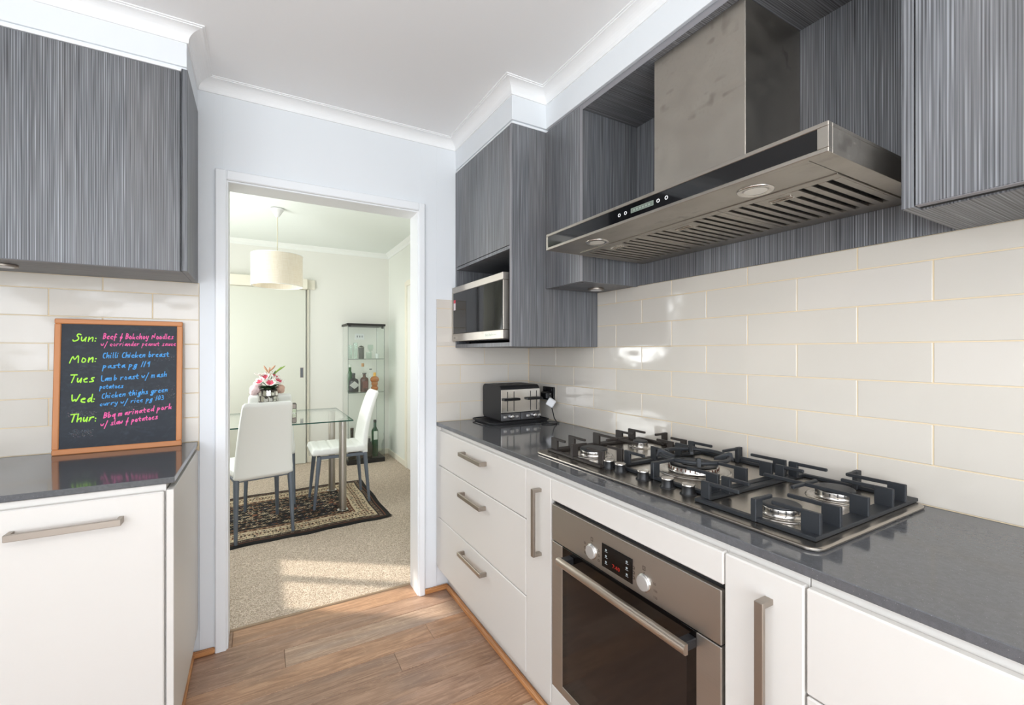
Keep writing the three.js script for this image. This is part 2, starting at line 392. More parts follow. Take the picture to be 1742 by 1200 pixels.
{ // opal light panel on the kitchen ceiling, behind the camera
  const t = thing('ceiling_light', 'white framed opal light panel on the kitchen ceiling', 'ceiling light', [-1.6, 2.39, 2.95]);
  part(t, 'frame', [cbox(-2.22, -.98, 2.392, 2.4195, 2.63, 2.652), cbox(-2.22, -.98, 2.392, 2.4195, 3.248, 3.27), cbox(-2.22, -2.198, 2.392, 2.4195, 2.652, 3.248), cbox(-1.002, -.98, 2.392, 2.4195, 2.652, 3.248)], M.trim);
  part(t, 'diffuser', cbox(-2.198, -1.002, 2.396, 2.4, 2.652, 3.248), S({ color: '#f4f4f0', emissive: '#fff6ea', emissiveIntensity: 1.2, roughness: .5 }));
}

// ------------------------------------------------------------------ joinery helpers
const pull = (x, y0, y1, z0, z1, long) => { // flat bar pull standing off a face that looks to -x
  const f = x, b = x - .034, q = b + .0085;
  return long === 'z' ? [cbox(b, b + .009, y0, y1, z0, z1, .0012), cbox(q, f, y0 + .0004, y1 - .0004, z0 + .0004, z0 + .011, .0006), cbox(q, f, y0 + .0004, y1 - .0004, z1 - .011, z1 - .0004, .0006)]
    : [cbox(b, b + .009, y0, y1, z0, z1, .0012), cbox(q, f, y0 + .0004, y0 + .011, z0 + .0004, z1 - .0004, .0006), cbox(q, f, y1 - .011, y1 - .0004, z0 + .0004, z1 - .0004, .0006)];
};
const F = -.59, FB = -.572, YB = .1375, YT = .865, G = .0014;

// ------------------------------------------------------------------ right-hand base run
{
  const a = thing('drawer_cabinet', 'white three-drawer base cabinet beside the doorway, under the toaster', 'cabinet', [-.3, 0, .49]);
  part(a, 'carcass', [cbox(FB, -.02, YB, .88, .002, .929), cbox(-.583, FB, YB, .88, .002, .044)], M.white);
  for (const [y0, y1, hy, z0, z1] of [[.683, YT, .8105, .39, .6186], [.41, .683, .6245, .383, .611], [YB, .41, .3535, .3797, .6186]]) {
    const d = part(a, 'drawer', cbox(F, FB, y0 + G, y1 - G, .046 + G, .9285 - G, .003), M.white);
    part(d, 'handle', pull(F, hy - .0088, hy + .0088, z0, z1, 'z'), M.handle, 'brushed metal bar handle');
  }
  const n1 = thing('narrow_cabinet', 'narrow white pull-out cabinet left of the oven with upright bar handle', 'cabinet', [-.3, 0, 1.006]);
  part(n1, 'carcass', cbox(FB, -.02, YB, .88, .93, 1.083), M.white);
  const nd = part(n1, 'door', cbox(F, FB, YB, YT, .9285 + G, 1.083 - G, .003), M.white);
  part(nd, 'handle', pull(F, .594, .8185, 1.0125, 1.0295, 'y'), M.handle, 'brushed metal bar handle');
  copy(n1, 'narrow white pull-out cabinet right of the oven with upright bar handle', [-.3, 0, 1.006 + .7676]);
  const o = thing('oven_housing', 'white panels of the cabinet that frames the built-in oven', 'cabinet', [-.3, 0, 1.39]);
  part(o, 'carcass', [cbox(FB, -.02, YB, .2, 1.085, 1.697), cbox(FB, -.02, .8, .88, 1.085, 1.697), cbox(-.565, -.02, .2, .8, 1.085, 1.0915), cbox(-.565, -.02, .2, .8, 1.6955, 1.697)], M.white);
  part(o, 'panel', cbox(F, FB, .7975, YT, 1.083 + G, 1.697 - G, .003), M.white);
  part(o, 'panel', cbox(F, FB, YB, .2035, 1.083 + G, 1.697 - G, .003), M.white);
  const b = thing('drawer_cabinet', 'wide white drawer cabinet at the near end, right of the hob', 'cabinet', [-.3, 0, 2.35]);
  part(b, 'carcass', cbox(FB, -.02, YB, .88, 1.852, 2.86), M.white);
  part(b, 'drawer', cbox(F, FB, .68 + G, YT, 1.851 + G, 2.86, .003), M.white);
  part(b, 'drawer', cbox(F, FB, .41, .68 - G, 1.851 + G, 2.86, .003), M.white);
  part(b, 'drawer', cbox(F, FB, YB, .41 - 2 * G, 1.851 + G, 2.86, .003), M.white);
  solo('kickboard', 'white recessed kickboard along the foot of the right-hand cabinets', 'kickboard', cbox(-.516, -.5, 0, .137, .001, 3.6), M.white, [-.508, 0, 1.8]);
  solo('worktop', 'long dark grey stone worktop carrying the toaster and the hob', 'worktop', cbox(-.583, -.001, .8815, .9, .001, 3.6, .0015), M.stone, [-.29, .8815, 1.8]);
}
// ------------------------------------------------------------------ left-hand base
{
  const a = thing('base_cabinet', 'white base cabinet left of the doorway with a long horizontal bar handle', 'cabinet', [-2.4, 0, .3]);
  part(a, 'end_panel', cbox(-1.6465, -1.6285, .118, .866, .002, .622, .0015), M.white);
  part(a, 'carcass', cbox(-3.19, -1.649, .1375, .88, .002, .602), M.white);
  const d = part(a, 'door', cbox(-2.28, -1.6515, .1375, .8625, .604, .622, .003), M.white);
  part(d, 'handle', [cbox(-1.972, -1.742, .7905, .8085, .648, .657, .0012), cbox(-1.9716, -1.961, .7909, .8081, .622, .6485, .0006), cbox(-1.753, -1.7424, .7909, .8081, .622, .6485, .0006)], M.handle, 'brushed metal bar handle');
  part(a, 'door', cbox(-3.0, -2.283, .1375, .8625, .604, .622, .003), M.white);
  part(a, 'kickboard', [cbox(-3.19, -1.66, 0, .135, .52, .535), cbox(-1.66, -1.645, 0, .135, .004, .535)], M.white);
  solo('worktop', 'short dark grey stone worktop under the chalkboard, left of the doorway', 'worktop', cbox(-3.19, -1.628, .8825, .9, .001, .612, .0015), M.stone, [-2.4, .8825, .3]);
}
// ------------------------------------------------------------------ wall cabinets
{
  const a = thing('wall_cabinet', 'grey woodgrain wall cabinet left of the doorway, above the chalkboard', 'cabinet', [-2.4, 1.56, .16]);
  part(a, 'end_panel', cbox(-1.6465, -1.6288, 1.561, 2.2785, .001, .3184, .0008), M.lam);
  part(a, 'carcass', [cbox(-3.19, -1.6475, 1.5615, 1.5795, .001, .299), cbox(-3.19, -1.6475, 2.25, 2.268, .001, .299), cbox(-3.19, -1.6475, 1.58, 2.25, .001, .017)], M.lam);
  part(a, 'door', cbox(-2.5, -1.6495, 1.5592, 2.2672, .3004, .3184, .0012), M.lam);
  part(a, 'door', cbox(-3.19, -2.503, 1.559, 2.2672, .3004, .3184, .0012), M.lam);
  part(a, 'edge_band', cbox(-2.5, -1.6495, 1.5584, 1.5592, .3004, .3182, .0002), M.lamEdge);
  part(a, 'scribe_strip', [cbox(-3.19, -1.6475, 2.268, 2.276, .25, .322), cbox(-3.19, -1.632, 2.276, 2.288, .25, .31)], M.trim);
  const l = part(a, 'downlight', disc(.034, .008, -2.137, 1.5535, .171), M.handle);
  part(l, 'lens', disc(.025, .002, -2.137, 1.5522, .171), M.whiteplastic);

  const m = thing('microwave_cabinet', 'tall grey woodgrain wall unit holding the microwave, above the toaster', 'cabinet', [-.24, 1.298, .31]);
  part(m, 'end_panel', cbox(-.4732, -.001, 1.298, 2.2505, .604, .622, .0008), M.lam);
  part(m, 'edge_band', cbox(-.4738, -.4731, 1.2984, 2.25, .6046, .6214, .0002), M.lamEdge);
  part(m, 'side_panel', cbox(-.4732, -.001, 1.298, 2.2505, .001, .017, .0008), M.lam);
  part(m, 'shelf', cbox(-.4732, -.001, 1.298, 1.3165, .0175, .6035, .0008), M.lam);
  part(m, 'shelf', cbox(-.4732, -.001, 1.718, 1.7325, .0175, .6035, .0008), M.lam);
  part(m, 'back_panel', cbox(-.012, -.001, 1.317, 2.2505, .018, .603), M.lam);
  part(m, 'door', cbox(-.4735, -.4555, 1.7355, 2.2495, .004, .6025, .0012), M.lam);
  part(m, 'scribe_strip', [cbox(-.4735, -.2, 2.2515, 2.259, .002, .6225), cbox(-.462, -.2, 2.259, 2.268, .002, .612)], M.trim);

  const c = thing('wall_cabinet', 'narrow grey woodgrain wall cabinet between the microwave unit and the range hood', 'cabinet', [-.15, 1.5535, .75]);
  part(c, 'end_panel', cbox(-.2992, -.001, 1.5535, 2.2495, .863, .881, .0008), M.lam);
  part(c, 'edge_band', cbox(-.2998, -.2991, 1.554, 2.249, .8636, .8804, .0002), M.lamEdge);
  part(c, 'door', cbox(-.2992, -.281, 1.5545, 2.2495, .6235, .8615, .0012), M.lam);
  part(c, 'bottom_panel', cbox(-.27, -.001, 1.5555, 1.5715, .6235, .8625, .0008), M.lam);
  const l2 = part(c, 'downlight', disc(.034, .009, -.115, 1.5465, .745), M.handle);
  part(l2, 'lens', disc(.025, .002, -.115, 1.545, .745), M.whiteplastic);

  const h = thing('hood_surround', 'open grey woodgrain recess panels round the range hood', 'cabinet', [-.15, 1.5555, 1.38]);
  part(h, 'back_panel', cbox(-.0085, -.0005, 1.556, 2.231, .8815, 1.8825, .0006), M.lam);
  part(h, 'top_panel', cbox(-.2992, -.0005, 2.231, 2.2495, .8815, 1.8825, .0008), M.lam);
  part(h, 'edge_band', cbox(-.2998, -.2991, 2.2315, 2.249, .8815, 1.8825, .0002), M.lamEdge);
  part(h, 'scribe_strip', cbox(-.285, -.2, 2.251, 2.268, .623, 3.4), M.lamEdge);

  const r = thing('wall_cabinet', 'grey woodgrain wall cabinet at the near right, beyond the range hood', 'cabinet', [-.15, 1.556, 2.4]);
  part(r, 'end_panel', cbox(-.2992, -.001, 1.556, 2.2495, 1.883, 1.9025, .0008), M.lam);
  part(r, 'door', cbox(-.2998, -.2815, 1.5592, 2.2495, 1.9045, 2.5, .0012), M.lam);
  part(r, 'edge_band', cbox(-.2996, -.2815, 1.5582, 1.5592, 1.9045, 2.5, .0002), M.lamEdge);
  part(r, 'door', cbox(-.2998, -.2815, 1.559, 2.2495, 2.503, 3.2, .0012), M.lam);
  part(r, 'bottom_panel', cbox(-.264, -.001, 1.556, 1.574, 1.903, 3.2, .0008), M.lam);
  part(r, 'shadow_gap', cbox(-.2812, -.2636, 1.5592, 1.57, 1.9035, 3.2, .0004), M.darkgap);
  part(r, 'carcass', cbox(-.262, -.18, 1.575, 2.24, 1.91, 3.2), M.darkgap);
}
// ------------------------------------------------------------------ microwave
{
  const t = thing('microwave', 'black glass and steel microwave in the open shelf of the tall wall unit', 'microwave', [-.29, 1.3165, .31]);
  part(t, 'body', [cbox(-.462, -.06, 1.328, 1.617, .02, .5875, .003), ...[.06, .55].flatMap((z) => [-.42, -.1].map((x) => disc(.012, .012, x, 1.3165, z)))], M.softblack);
  const d = part(t, 'door', [cbox(-.495, -.4625, 1.372, 1.5885, .0065, .022, .001), cbox(-.495, -.4625, 1.5885, 1.621, .0065, .584, .002), cbox(-.495, -.4625, 1.332, 1.372, .0065, .584, .002), cbox(-.492, -.4625, 1.3725, 1.588, .576, .584, .001)], M.steel);
  part(d, 'glass_panel', cbox(-.4945, -.4625, 1.3725, 1.588, .0225, .5765, .0008), P({ color: '#09090b', roughness: .05, specularIntensity: .55 }));
  part(d, 'window_mesh', cbox(-.4951, -.4944, 1.385, 1.576, .13, .5, .0002), P({ color: '#141313', roughness: .06, specularIntensity: .55 }));
  part(d, 'sticker', [cbox(-.4953, -.494, 1.535, 1.552, .03, .055, .0002)], S({ color: '#d84a5c', roughness: .5 }), 'red and white energy sticker');
  part(d, 'sticker', [cbox(-.4953, -.494, 1.498, 1.535, .03, .055, .0002)], S({ color: '#e9dde0', roughness: .5 }));
  const logo = canvasTex(256, 64, (c, w, h) => { c.fillStyle = '#b9b4ac'; c.fillRect(0, 0, w, h); c.fillStyle = '#55504c'; c.beginPath(); c.arc(60, 32, 22, 0, 7); c.fill(); c.fillStyle = '#b9b4ac'; c.fillRect(54, 20, 5, 22); c.fillStyle = '#55504c'; c.font = 'bold 44px sans-serif'; c.fillText('LG', 100, 48); });
  const plate = (tx, z0, z1, y0, y1) => { const g = new THREE.PlaneGeometry(z1 - z0, y1 - y0); g.rotateY(-Math.PI / 2).translate(-.4953, (y0 + y1) / 2, (z0 + z1) / 2); part(d, 'print', g, S({ map: tx, metalness: .8, roughness: .4 })); };
  plate(logo, .02, .085, 1.342, 1.358);
  plate(canvasTex(512, 96, (c, w, h) => { c.fillStyle = '#b9b4ac'; c.fillRect(0, 0, w, h); c.strokeStyle = '#4d6f66'; c.lineWidth = 5; c.font = 'italic 52px serif'; c.fillStyle = '#4d6f66'; c.fillText('NeoChef', 30, 62); c.font = '22px sans-serif'; c.fillText('Smart Inverter', 240, 52); }), .40, .565, 1.336, 1.366);
}
// ------------------------------------------------------------------ range hood
{
  const t = thing('range_hood', 'stainless steel range hood with black glass control strip over the hob', 'range hood', [-.25, 1.643, 1.384]);
  const z0 = .922, z1 = 1.846, zc = 1.384;
  part(t, 'canopy', [
    cbox(-.5, -.485, 1.643, 1.652, z0, z1, .001), cbox(-.5, -.485, 1.6915, 1.7005, z0, z1, .001), cbox(-.5, -.485, 1.652, 1.6915, z0, z0 + .01, .0006), cbox(-.5, -.485, 1.652, 1.6915, 1.8265, z1, .0006),
    cbox(-.485, -.01, 1.6925, 1.7005, z0, z1, .001), cbox(-.485, -.01, 1.643, 1.6925, z0, z0 + .004, .0006), cbox(-.485, -.01, 1.643, 1.6925, z1 - .004, z1, .0006), cbox(-.014, -.01, 1.643, 1.6925, z0, z1, .0006)], M.hoodSteel);
  const bot = part(t, 'underside', [cbox(-.485, -.3725, 1.6435, 1.6475, z0 + .004, 1.8035, .0006), cbox(-.4845, -.014, 1.644, 1.648, 1.8045, z1 - .004, .0006), cbox(-.372, -.014, 1.644, 1.648, z0 + .004, .956, .0006), cbox(-.06, -.014, 1.642, 1.646, .957, 1.804, .0006)], M.hoodSteel);
  const gl = part(t, 'glass_strip', cbox(-.4985, -.486, 1.652, 1.6915, .9322, 1.8262, .0004), M.blackglass);
  const lcd = canvasTex(256, 64, (c, w, h) => { c.fillStyle = '#7f8a80'; c.fillRect(0, 0, w, h); c.fillStyle = '#6b756c'; c.fillRect(8, 8, w - 16, h - 16); c.fillStyle = '#8f9a90'; for (let i = 0; i < 6; i++) c.fillRect(30 + i * 34, 22, 18, 22); });
  const lp = new THREE.PlaneGeometry(.083, .0135).rotateY(-Math.PI / 2).translate(-.4988, 1.671, 1.3858);
  part(gl, 'display', lp, S({ map: lcd, roughness: .25 }));
  for (const z of [1.2986, 1.3237, 1.4432, 1.4704]) { const r = new THREE.TorusGeometry(.0042, .0011, 6, 16).rotateY(Math.PI / 2).translate(-.4989, 1.671, z); part(gl, 'touch_button', r, M.whiteplastic); }
  for (const z of [1.6593, 1.1122]) {
    const l = part(t, 'lamp', lathe([[.023, .004], [.026, .001], [.036, 0], [.039, .002], [.039, .004]], -.422, 1.6395, z), M.alu);
    part(l, 'lens', disc(.0245, .004, -.422, 1.6405, z), S({ color: '#dedcd2', roughness: .3 }));
  }
  for (const [c, a, b] of [[1.66, 1.5245, 1.8035], [1.379, 1.2425, 1.5225], [1.098, .957, 1.2405]]) {
    const f = part(t, 'filter', [cbox(-.372, -.347, 1.641, 1.647, a, b, .0006), cbox(-.074, -.0605, 1.641, 1.647, a, b, .0006), cbox(-.347, -.298, 1.641, 1.647, c - .043, c + .043, .0006), cbox(-.348, -.073, 1.641, 1.647, a, a + .004, .0006), cbox(-.348, -.073, 1.641, 1.647, b - .004, b, .0006)], M.hoodSteel);
    part(f, 'filter_handle', [cbox(-.328, -.3255, 1.6385, 1.6415, c - .026, c + .026), cbox(-.313, -.3105, 1.6385, 1.6415, c - .026, c + .026), cbox(-.326, -.313, 1.6385, 1.6415, c - .026, c - .0235), cbox(-.326, -.313, 1.6385, 1.6415, c + .0235, c + .026)], M.alu);
    part(f, 'filter_inside', cbox(-.365, -.06, 1.664, 1.67, a + .002, b - .002), M.darkgap);
    let z = a;
    for (let k = -4; k <= 5; k++) {
      const zn = k === 5 ? b - .004 : c + k * .029 - .0065, w = [k === -4 ? a + .004 : z, zn];
      part(f, 'slat', cbox(-.347, -.074, 1.6405, 1.6465, w[0], w[1], .0008), M.hoodSteel);
      z = c + k * .029 + .0065;
    }
  }
  part(t, 'chimney', [cbox(-.2766, -.0095, 1.7005, 2.2305, 1.226, 1.5421, .0012)], M.hoodSteel);
}
// ------------------------------------------------------------------ oven
{
  const t = thing('oven', 'built-in stainless steel oven with black glass door below the hob', 'oven', [-.3, .205, 1.393]);
  const z0 = 1.0935, z1 = 1.6935;
  part(t, 'body', cbox(-.572, -.05, .21, .78, 1.098, 1.689), M.darkgap);
  part(t, 'trim_rail', cbox(-.58, -.573, .205, .7935, 1.0915, 1.6955, .0008), M.darkgap);
  const cp = part(t, 'control_panel', cbox(-.594, -.5805, .674, .7872, z0, z1, .0015), M.steel);
  const W = 1024, H = 194;
  const face = canvasTex(W, H, (c) => {
    c.fillStyle = '#b4aea6'; c.fillRect(0, 0, W, H); c.strokeStyle = '#4a443f'; c.fillStyle = '#4a443f'; c.lineWidth = 2; c.font = '13px sans-serif';
    const X = (z) => (z - z0) / (z1 - z0) * W, Y = (y) => (.7872 - y) / .1132 * H;
    for (const [z, s] of [[1.29, 0], [1.486, 1]]) {
      c.beginPath(); c.moveTo(X(z) - 3, Y(.711) - 42); c.lineTo(X(z) + 3, Y(.711) - 42); c.lineTo(X(z), Y(.711) - 36); c.fill();
      c.strokeRect(X(z) - 7, Y(.711) - 68, 14, 16); if (s) { c.beginPath(); c.moveTo(X(z), Y(.711) - 64); c.lineTo(X(z), Y(.711) - 54); c.stroke(); }
      for (let k = 0; k < 3; k++) { if (s) { c.fillText(['50', '100', '150'][k], X(z) + 50, Y(.711) - 14 + k * 28); c.strokeRect(X(z) - 66, Y(.711) - 42 + k * 22, 12, 10); } else { c.strokeRect(X(z) - 58, Y(.711) - 26 + k * 24, 10, 8); c.strokeRect(X(z) + 44, Y(.711) - 26 + k * 24, 10, 8); } }
    }
  });
  part(cp, 'print', new THREE.PlaneGeometry(z1 - z0 - .004, .1092).rotateY(-Math.PI / 2).translate(-.5943, .7306, 1.3935), S({ map: face, metalness: 1, roughness: .36 }));
  const scr = canvasTex(256, 144, (c, w, h) => {
    c.fillStyle = '#0b0a0a'; c.fillRect(0, 0, w, h); c.fillStyle = '#a3261f'; c.font = 'bold 34px sans-serif'; c.fillText('7:40', 92, 118);
    c.fillStyle = '#a8b0b2'; c.font = 'bold 15px sans-serif';
    for (let k = 0; k < 3; k++) { c.fillRect(30, 24 + k * 38, 14, 11); c.fillRect(26, 40 + k * 38, 24, 3); c.fillRect(208, 24 + k * 38, 14, 11); c.fillRect(204, 40 + k * 38, 24, 3); }
  });
  part(cp, 'display', cbox(-.5962, -.594, .6895, .7522, 1.334, 1.448, .0005), M.blackglass);
  part(cp, 'display_print', new THREE.PlaneGeometry(.112, .061).rotateY(-Math.PI / 2).translate(-.5965, .7208, 1.391), P({ map: scr, roughness: .12 }));
  for (const z of [1.29, 1.486]) {
    const k = part(cp, 'knob', lathe([[.0215, 0], [.0215, .003], [.0195, .004]], 0, 0, 0).rotateZ(Math.PI / 2).translate(-.594, .711, z), M.chrome);
    part(k, 'knob_face', lathe([[.0195, 0], [.0192, .005], [.0165, .0072], [0, .0066]], 0, 0, 0).rotateZ(Math.PI / 2).translate(-.596, .711, z), S({ color: '#bdbab6', metalness: .5, roughness: .32 }));
  }
  const d = part(t, 'door', [cbox(-.594, -.576, .21, .6705, z0, 1.1487, .0015), cbox(-.594, -.576, .21, .6705, 1.6335, z1, .0015), cbox(-.594, -.576, .21, .237, 1.1487, 1.6335, .001)], M.steel);
  part(d, 'glass_panel', cbox(-.593, -.577, .2372, .671, 1.1489, 1.6333, .0006), M.ovenglass);
  part(d, 'window_pane', cbox(-.5935, -.5925, .262, .612, 1.172, 1.609, .0002), M.ovenwindow);
  const hb = [];
  for (let k = 0; k <= 10; k++) { const a = -Math.PI / 2 + k / 10 * Math.PI; hb.push([-.634 - .008 * Math.cos(a), .648 + .0115 * Math.sin(a)]); }
  const sh = new THREE.Shape(); sh.moveTo(-.628, .6365); hb.forEach(([x, y]) => sh.lineTo(x, y)); sh.lineTo(-.628, .6595);
  const hg = new THREE.ExtrudeGeometry(sh, { depth: .46, bevelEnabled: false }).translate(0, 0, 1.18);
  const h = part(d, 'handle', hg, S({ color: '#c9beb2', metalness: 1, roughness: .3 }));
  part(h, 'bracket', cbox(-.636, -.593, .6375, .6585, 1.184, 1.206, .002), M.softblack);
  part(h, 'bracket', cbox(-.636, -.593, .6375, .6585, 1.613, 1.635, .002), M.softblack);
}
// ------------------------------------------------------------------ hob
{
  const t = thing('cooktop', 'stainless steel five-burner gas hob with black cast-iron pan supports', 'cooktop', [-.27, .9, 1.357]);
  const g = extrude(roundRect(.876, 1.8386, -.521, -.019, .028), .0085, .0055, 5);
  g.applyMatrix4(new THREE.Matrix4().set(0, 1, 0, 0, 0, 0, 1, .9, 1, 0, 0, 0, 0, 0, 0, 1));
  part(t, 'plate', g, S({ color: '#b0a9a0', metalness: 1, roughness: .27 }));
  const Y0 = .9085;
  const burner = (x, z, r, ring) => {
    const b = part(t, 'burner', lathe([[ring, 0], [ring - .002, .003], [ring - .008, .0042], [ring - .012, .002], [r * 1.02, .001], [r * 1.02, .006], [r * .98, .007], [r, .009], [r, .019], [r * .95, .021], [0, .021]], x, Y0, z, 40), M.alu);
    const teeth = []; const n = Math.round(r * 420);
    for (let k = 0; k < n; k++) { const a = k / n * Math.PI * 2; teeth.push(cbox(-.0006, .0011, Y0 + .010, Y0 + .018, -.0007, .0007, .0002).translate(r, 0, 0).rotateY(a).translate(x, 0, z)); }
    part(b, 'flame_port', teeth, M.iron);
    part(b, 'cap', lathe([[0, .027], [r * .85, .0265], [r * 1.0, .0255], [r * 1.05, .0235], [r * 1.05, .021], [r * .9, .0205]], x, Y0, z, 40), M.enamel);
  };
  burner(-.3786, 1.0425, .046, .068); burner(-.1357, 1.0279, .026, .043); burner(-.3908, 1.6986, .039, .06); burner(-.1571, 1.701, .041, .063);
  { const x = -.248, z = 1.355; // triple-crown wok burner
    const b = part(t, 'burner', lathe([[.108, 0], [.106, .003], [.1, .0045], [.094, .002], [.074, .001], [.074, .006], [.072, .008], [.072, .018], [.064, .021], [.05, .021], [.049, .016], [.036, .016], [.036, .024], [0, .024]], x, Y0, z, 48), M.alu);
    const teeth = []; for (let k = 0; k < 34; k++) teeth.push(cbox(-.0006, .0012, Y0 + .0095, Y0 + .0175, -.0016, .0016, .0002).translate(.072, 0, 0).rotateY(k / 34 * Math.PI * 2).translate(x, 0, z));
    part(b, 'flame_port', teeth, S({ color: '#5a3526', roughness: .6 }));
    part(b, 'cap', lathe([[.051, .0215], [.052, .0255], [.066, .0255], [.070, .0225]], x, Y0, z, 48), M.enamel);
    part(b, 'cap', lathe([[0, .031], [.031, .0305], [.037, .028], [.037, .024]], x, Y0, z, 40), M.enamel);
  }
  const YF = .909, YR = .9175, YP = .958, Xs = [-.0775, -.1455, -.264, -.3835, -.462];
  const fin = (x, z0, z1) => cbox(x - .005, x + .005, YR - .002, YP, z0, z1, .0012);
  const fing = (x, z0, z1) => cbox(x - .0042, x + .0042, YP - .0085, YP, Math.min(z0, z1), Math.max(z0, z1), .0018);
  function support(z0, z1, x0, x1, outer, inner, posts, mat) { // outer and inner: [side, list of finger lengths]
    const fr = new THREE.Shape([[z0, x0], [z1, x0], [z1, x1], [z0, x1]].map((p) => new THREE.Vector2(...p))), wl = outer[0] < 0 ? outer[2] ?? .036 : .018, wr = outer[0] > 0 ? outer[2] ?? .036 : .018;
    fr.holes.push(new THREE.Path([[z0 + wl, x0 + .015], [z0 + wl, x1 - .014], [z1 - wr, x1 - .014], [z1 - wr, x0 + .015]].map((p) => new THREE.Vector2(...p))));
    const s = part(t, 'pan_support', extrude(fr, YR - YF, .0015, 2).applyMatrix4(new THREE.Matrix4().set(0, 1, 0, 0, 0, 0, 1, YF, 1, 0, 0, 0, 0, 0, 0, 1)), mat);
    for (const o of [outer, inner]) o[1].forEach((len, i) => {
      if (!len) return;
      const x = Xs[i], w = o === outer ? .038 : .026;
      part(s, 'prong', o[0] > 0 ? [fin(x, z1 - w, z1 - .002), fing(x, z1 - w - len, z1 - w + .006)] : [fin(x, z0 + .002, z0 + w), fing(x, z0 + w - .006, z0 + w + len)], mat);
    });
    for (const [zc, len] of posts) {
      part(s, 'prong', [cbox(x0 - .002, x0 + .024, YF, YP, zc - .006, zc + .006, .0012), cbox(x0 + .02, x0 + .024 + len, YP - .0085, YP, zc - .0042, zc + .0042, .0018)], mat);
      part(s, 'prong', [cbox(x1 - .024, x1, YF, YP, zc - .006, zc + .006, .0012), cbox(x1 - .024 - len, x1 - .02, YP - .0085, YP, zc - .0042, zc + .0042, .0018)], mat);
    }
    return s;
  }
  const rgt = support(1.546, 1.818, -.4865, -.0165, [1, [.085, .07, .195, .07, .06]], [-1, [.075, .05, 0, .05, .075]], [[1.695, .04]], M.iron);
  part(rgt, 'cross_bar', cbox(-.318, -.21, YP - .0085, YP, 1.6795, 1.6885, .002), M.iron);
  const lft = support(.904, 1.194, -.4815, -.0165, [-1, [.055, .06, .2, .06, .045]], [1, [.045, .05, 0, .05, .06]], [[1.05, .04]], M.ironWarm);
  part(lft, 'cross_bar', cbox(-.318, -.21, YP - .0085, YP, 1.035, 1.044, .002), M.ironWarm);
  support(1.2, 1.541, -.43, -.0165, [1, [.07, .06, .05, .06, 0], .02], [-1, [.07, .06, .05, .06, 0]], [[1.36, .07]], M.iron);
  { // loose wok ring on the middle burner
    const x = -.24, z = 1.352;
    const w = part(t, 'wok_ring', new THREE.TorusGeometry(.098, .0065, 10, 56).rotateX(Math.PI / 2).translate(x, .953, z), M.iron);
    for (let k = 0; k < 4; k++) {
      const a = Math.PI / 4 + k * Math.PI / 2;
      const lug = new THREE.Shape(); lug.moveTo(.056, .944); lug.lineTo(.095, .946); lug.lineTo(.111, .944); lug.lineTo(.107, .967); lug.lineTo(.098, .969); lug.lineTo(.058, .952);
      part(w, 'lug', extrude(lug, .011, .0015).translate(0, 0, -.0055).rotateY(a).translate(x, 0, z), M.iron);
    }
  }
  for (const z of [1.2035, 1.2545, 1.347, 1.4345, 1.501]) {
    const k = part(t, 'knob', lathe([[.021, 0], [.021, .002], [.0165, .003], [.0155, .019], [.0165, .0225], [.0165, .024]], -.453, Y0, z, 28), M.black);
    part(k, 'knob_cap', lathe([[.0168, .023], [.0168, .026], [.015, .0275], [0, .0272]], -.453, Y0, z, 28), M.alu);
  }
}
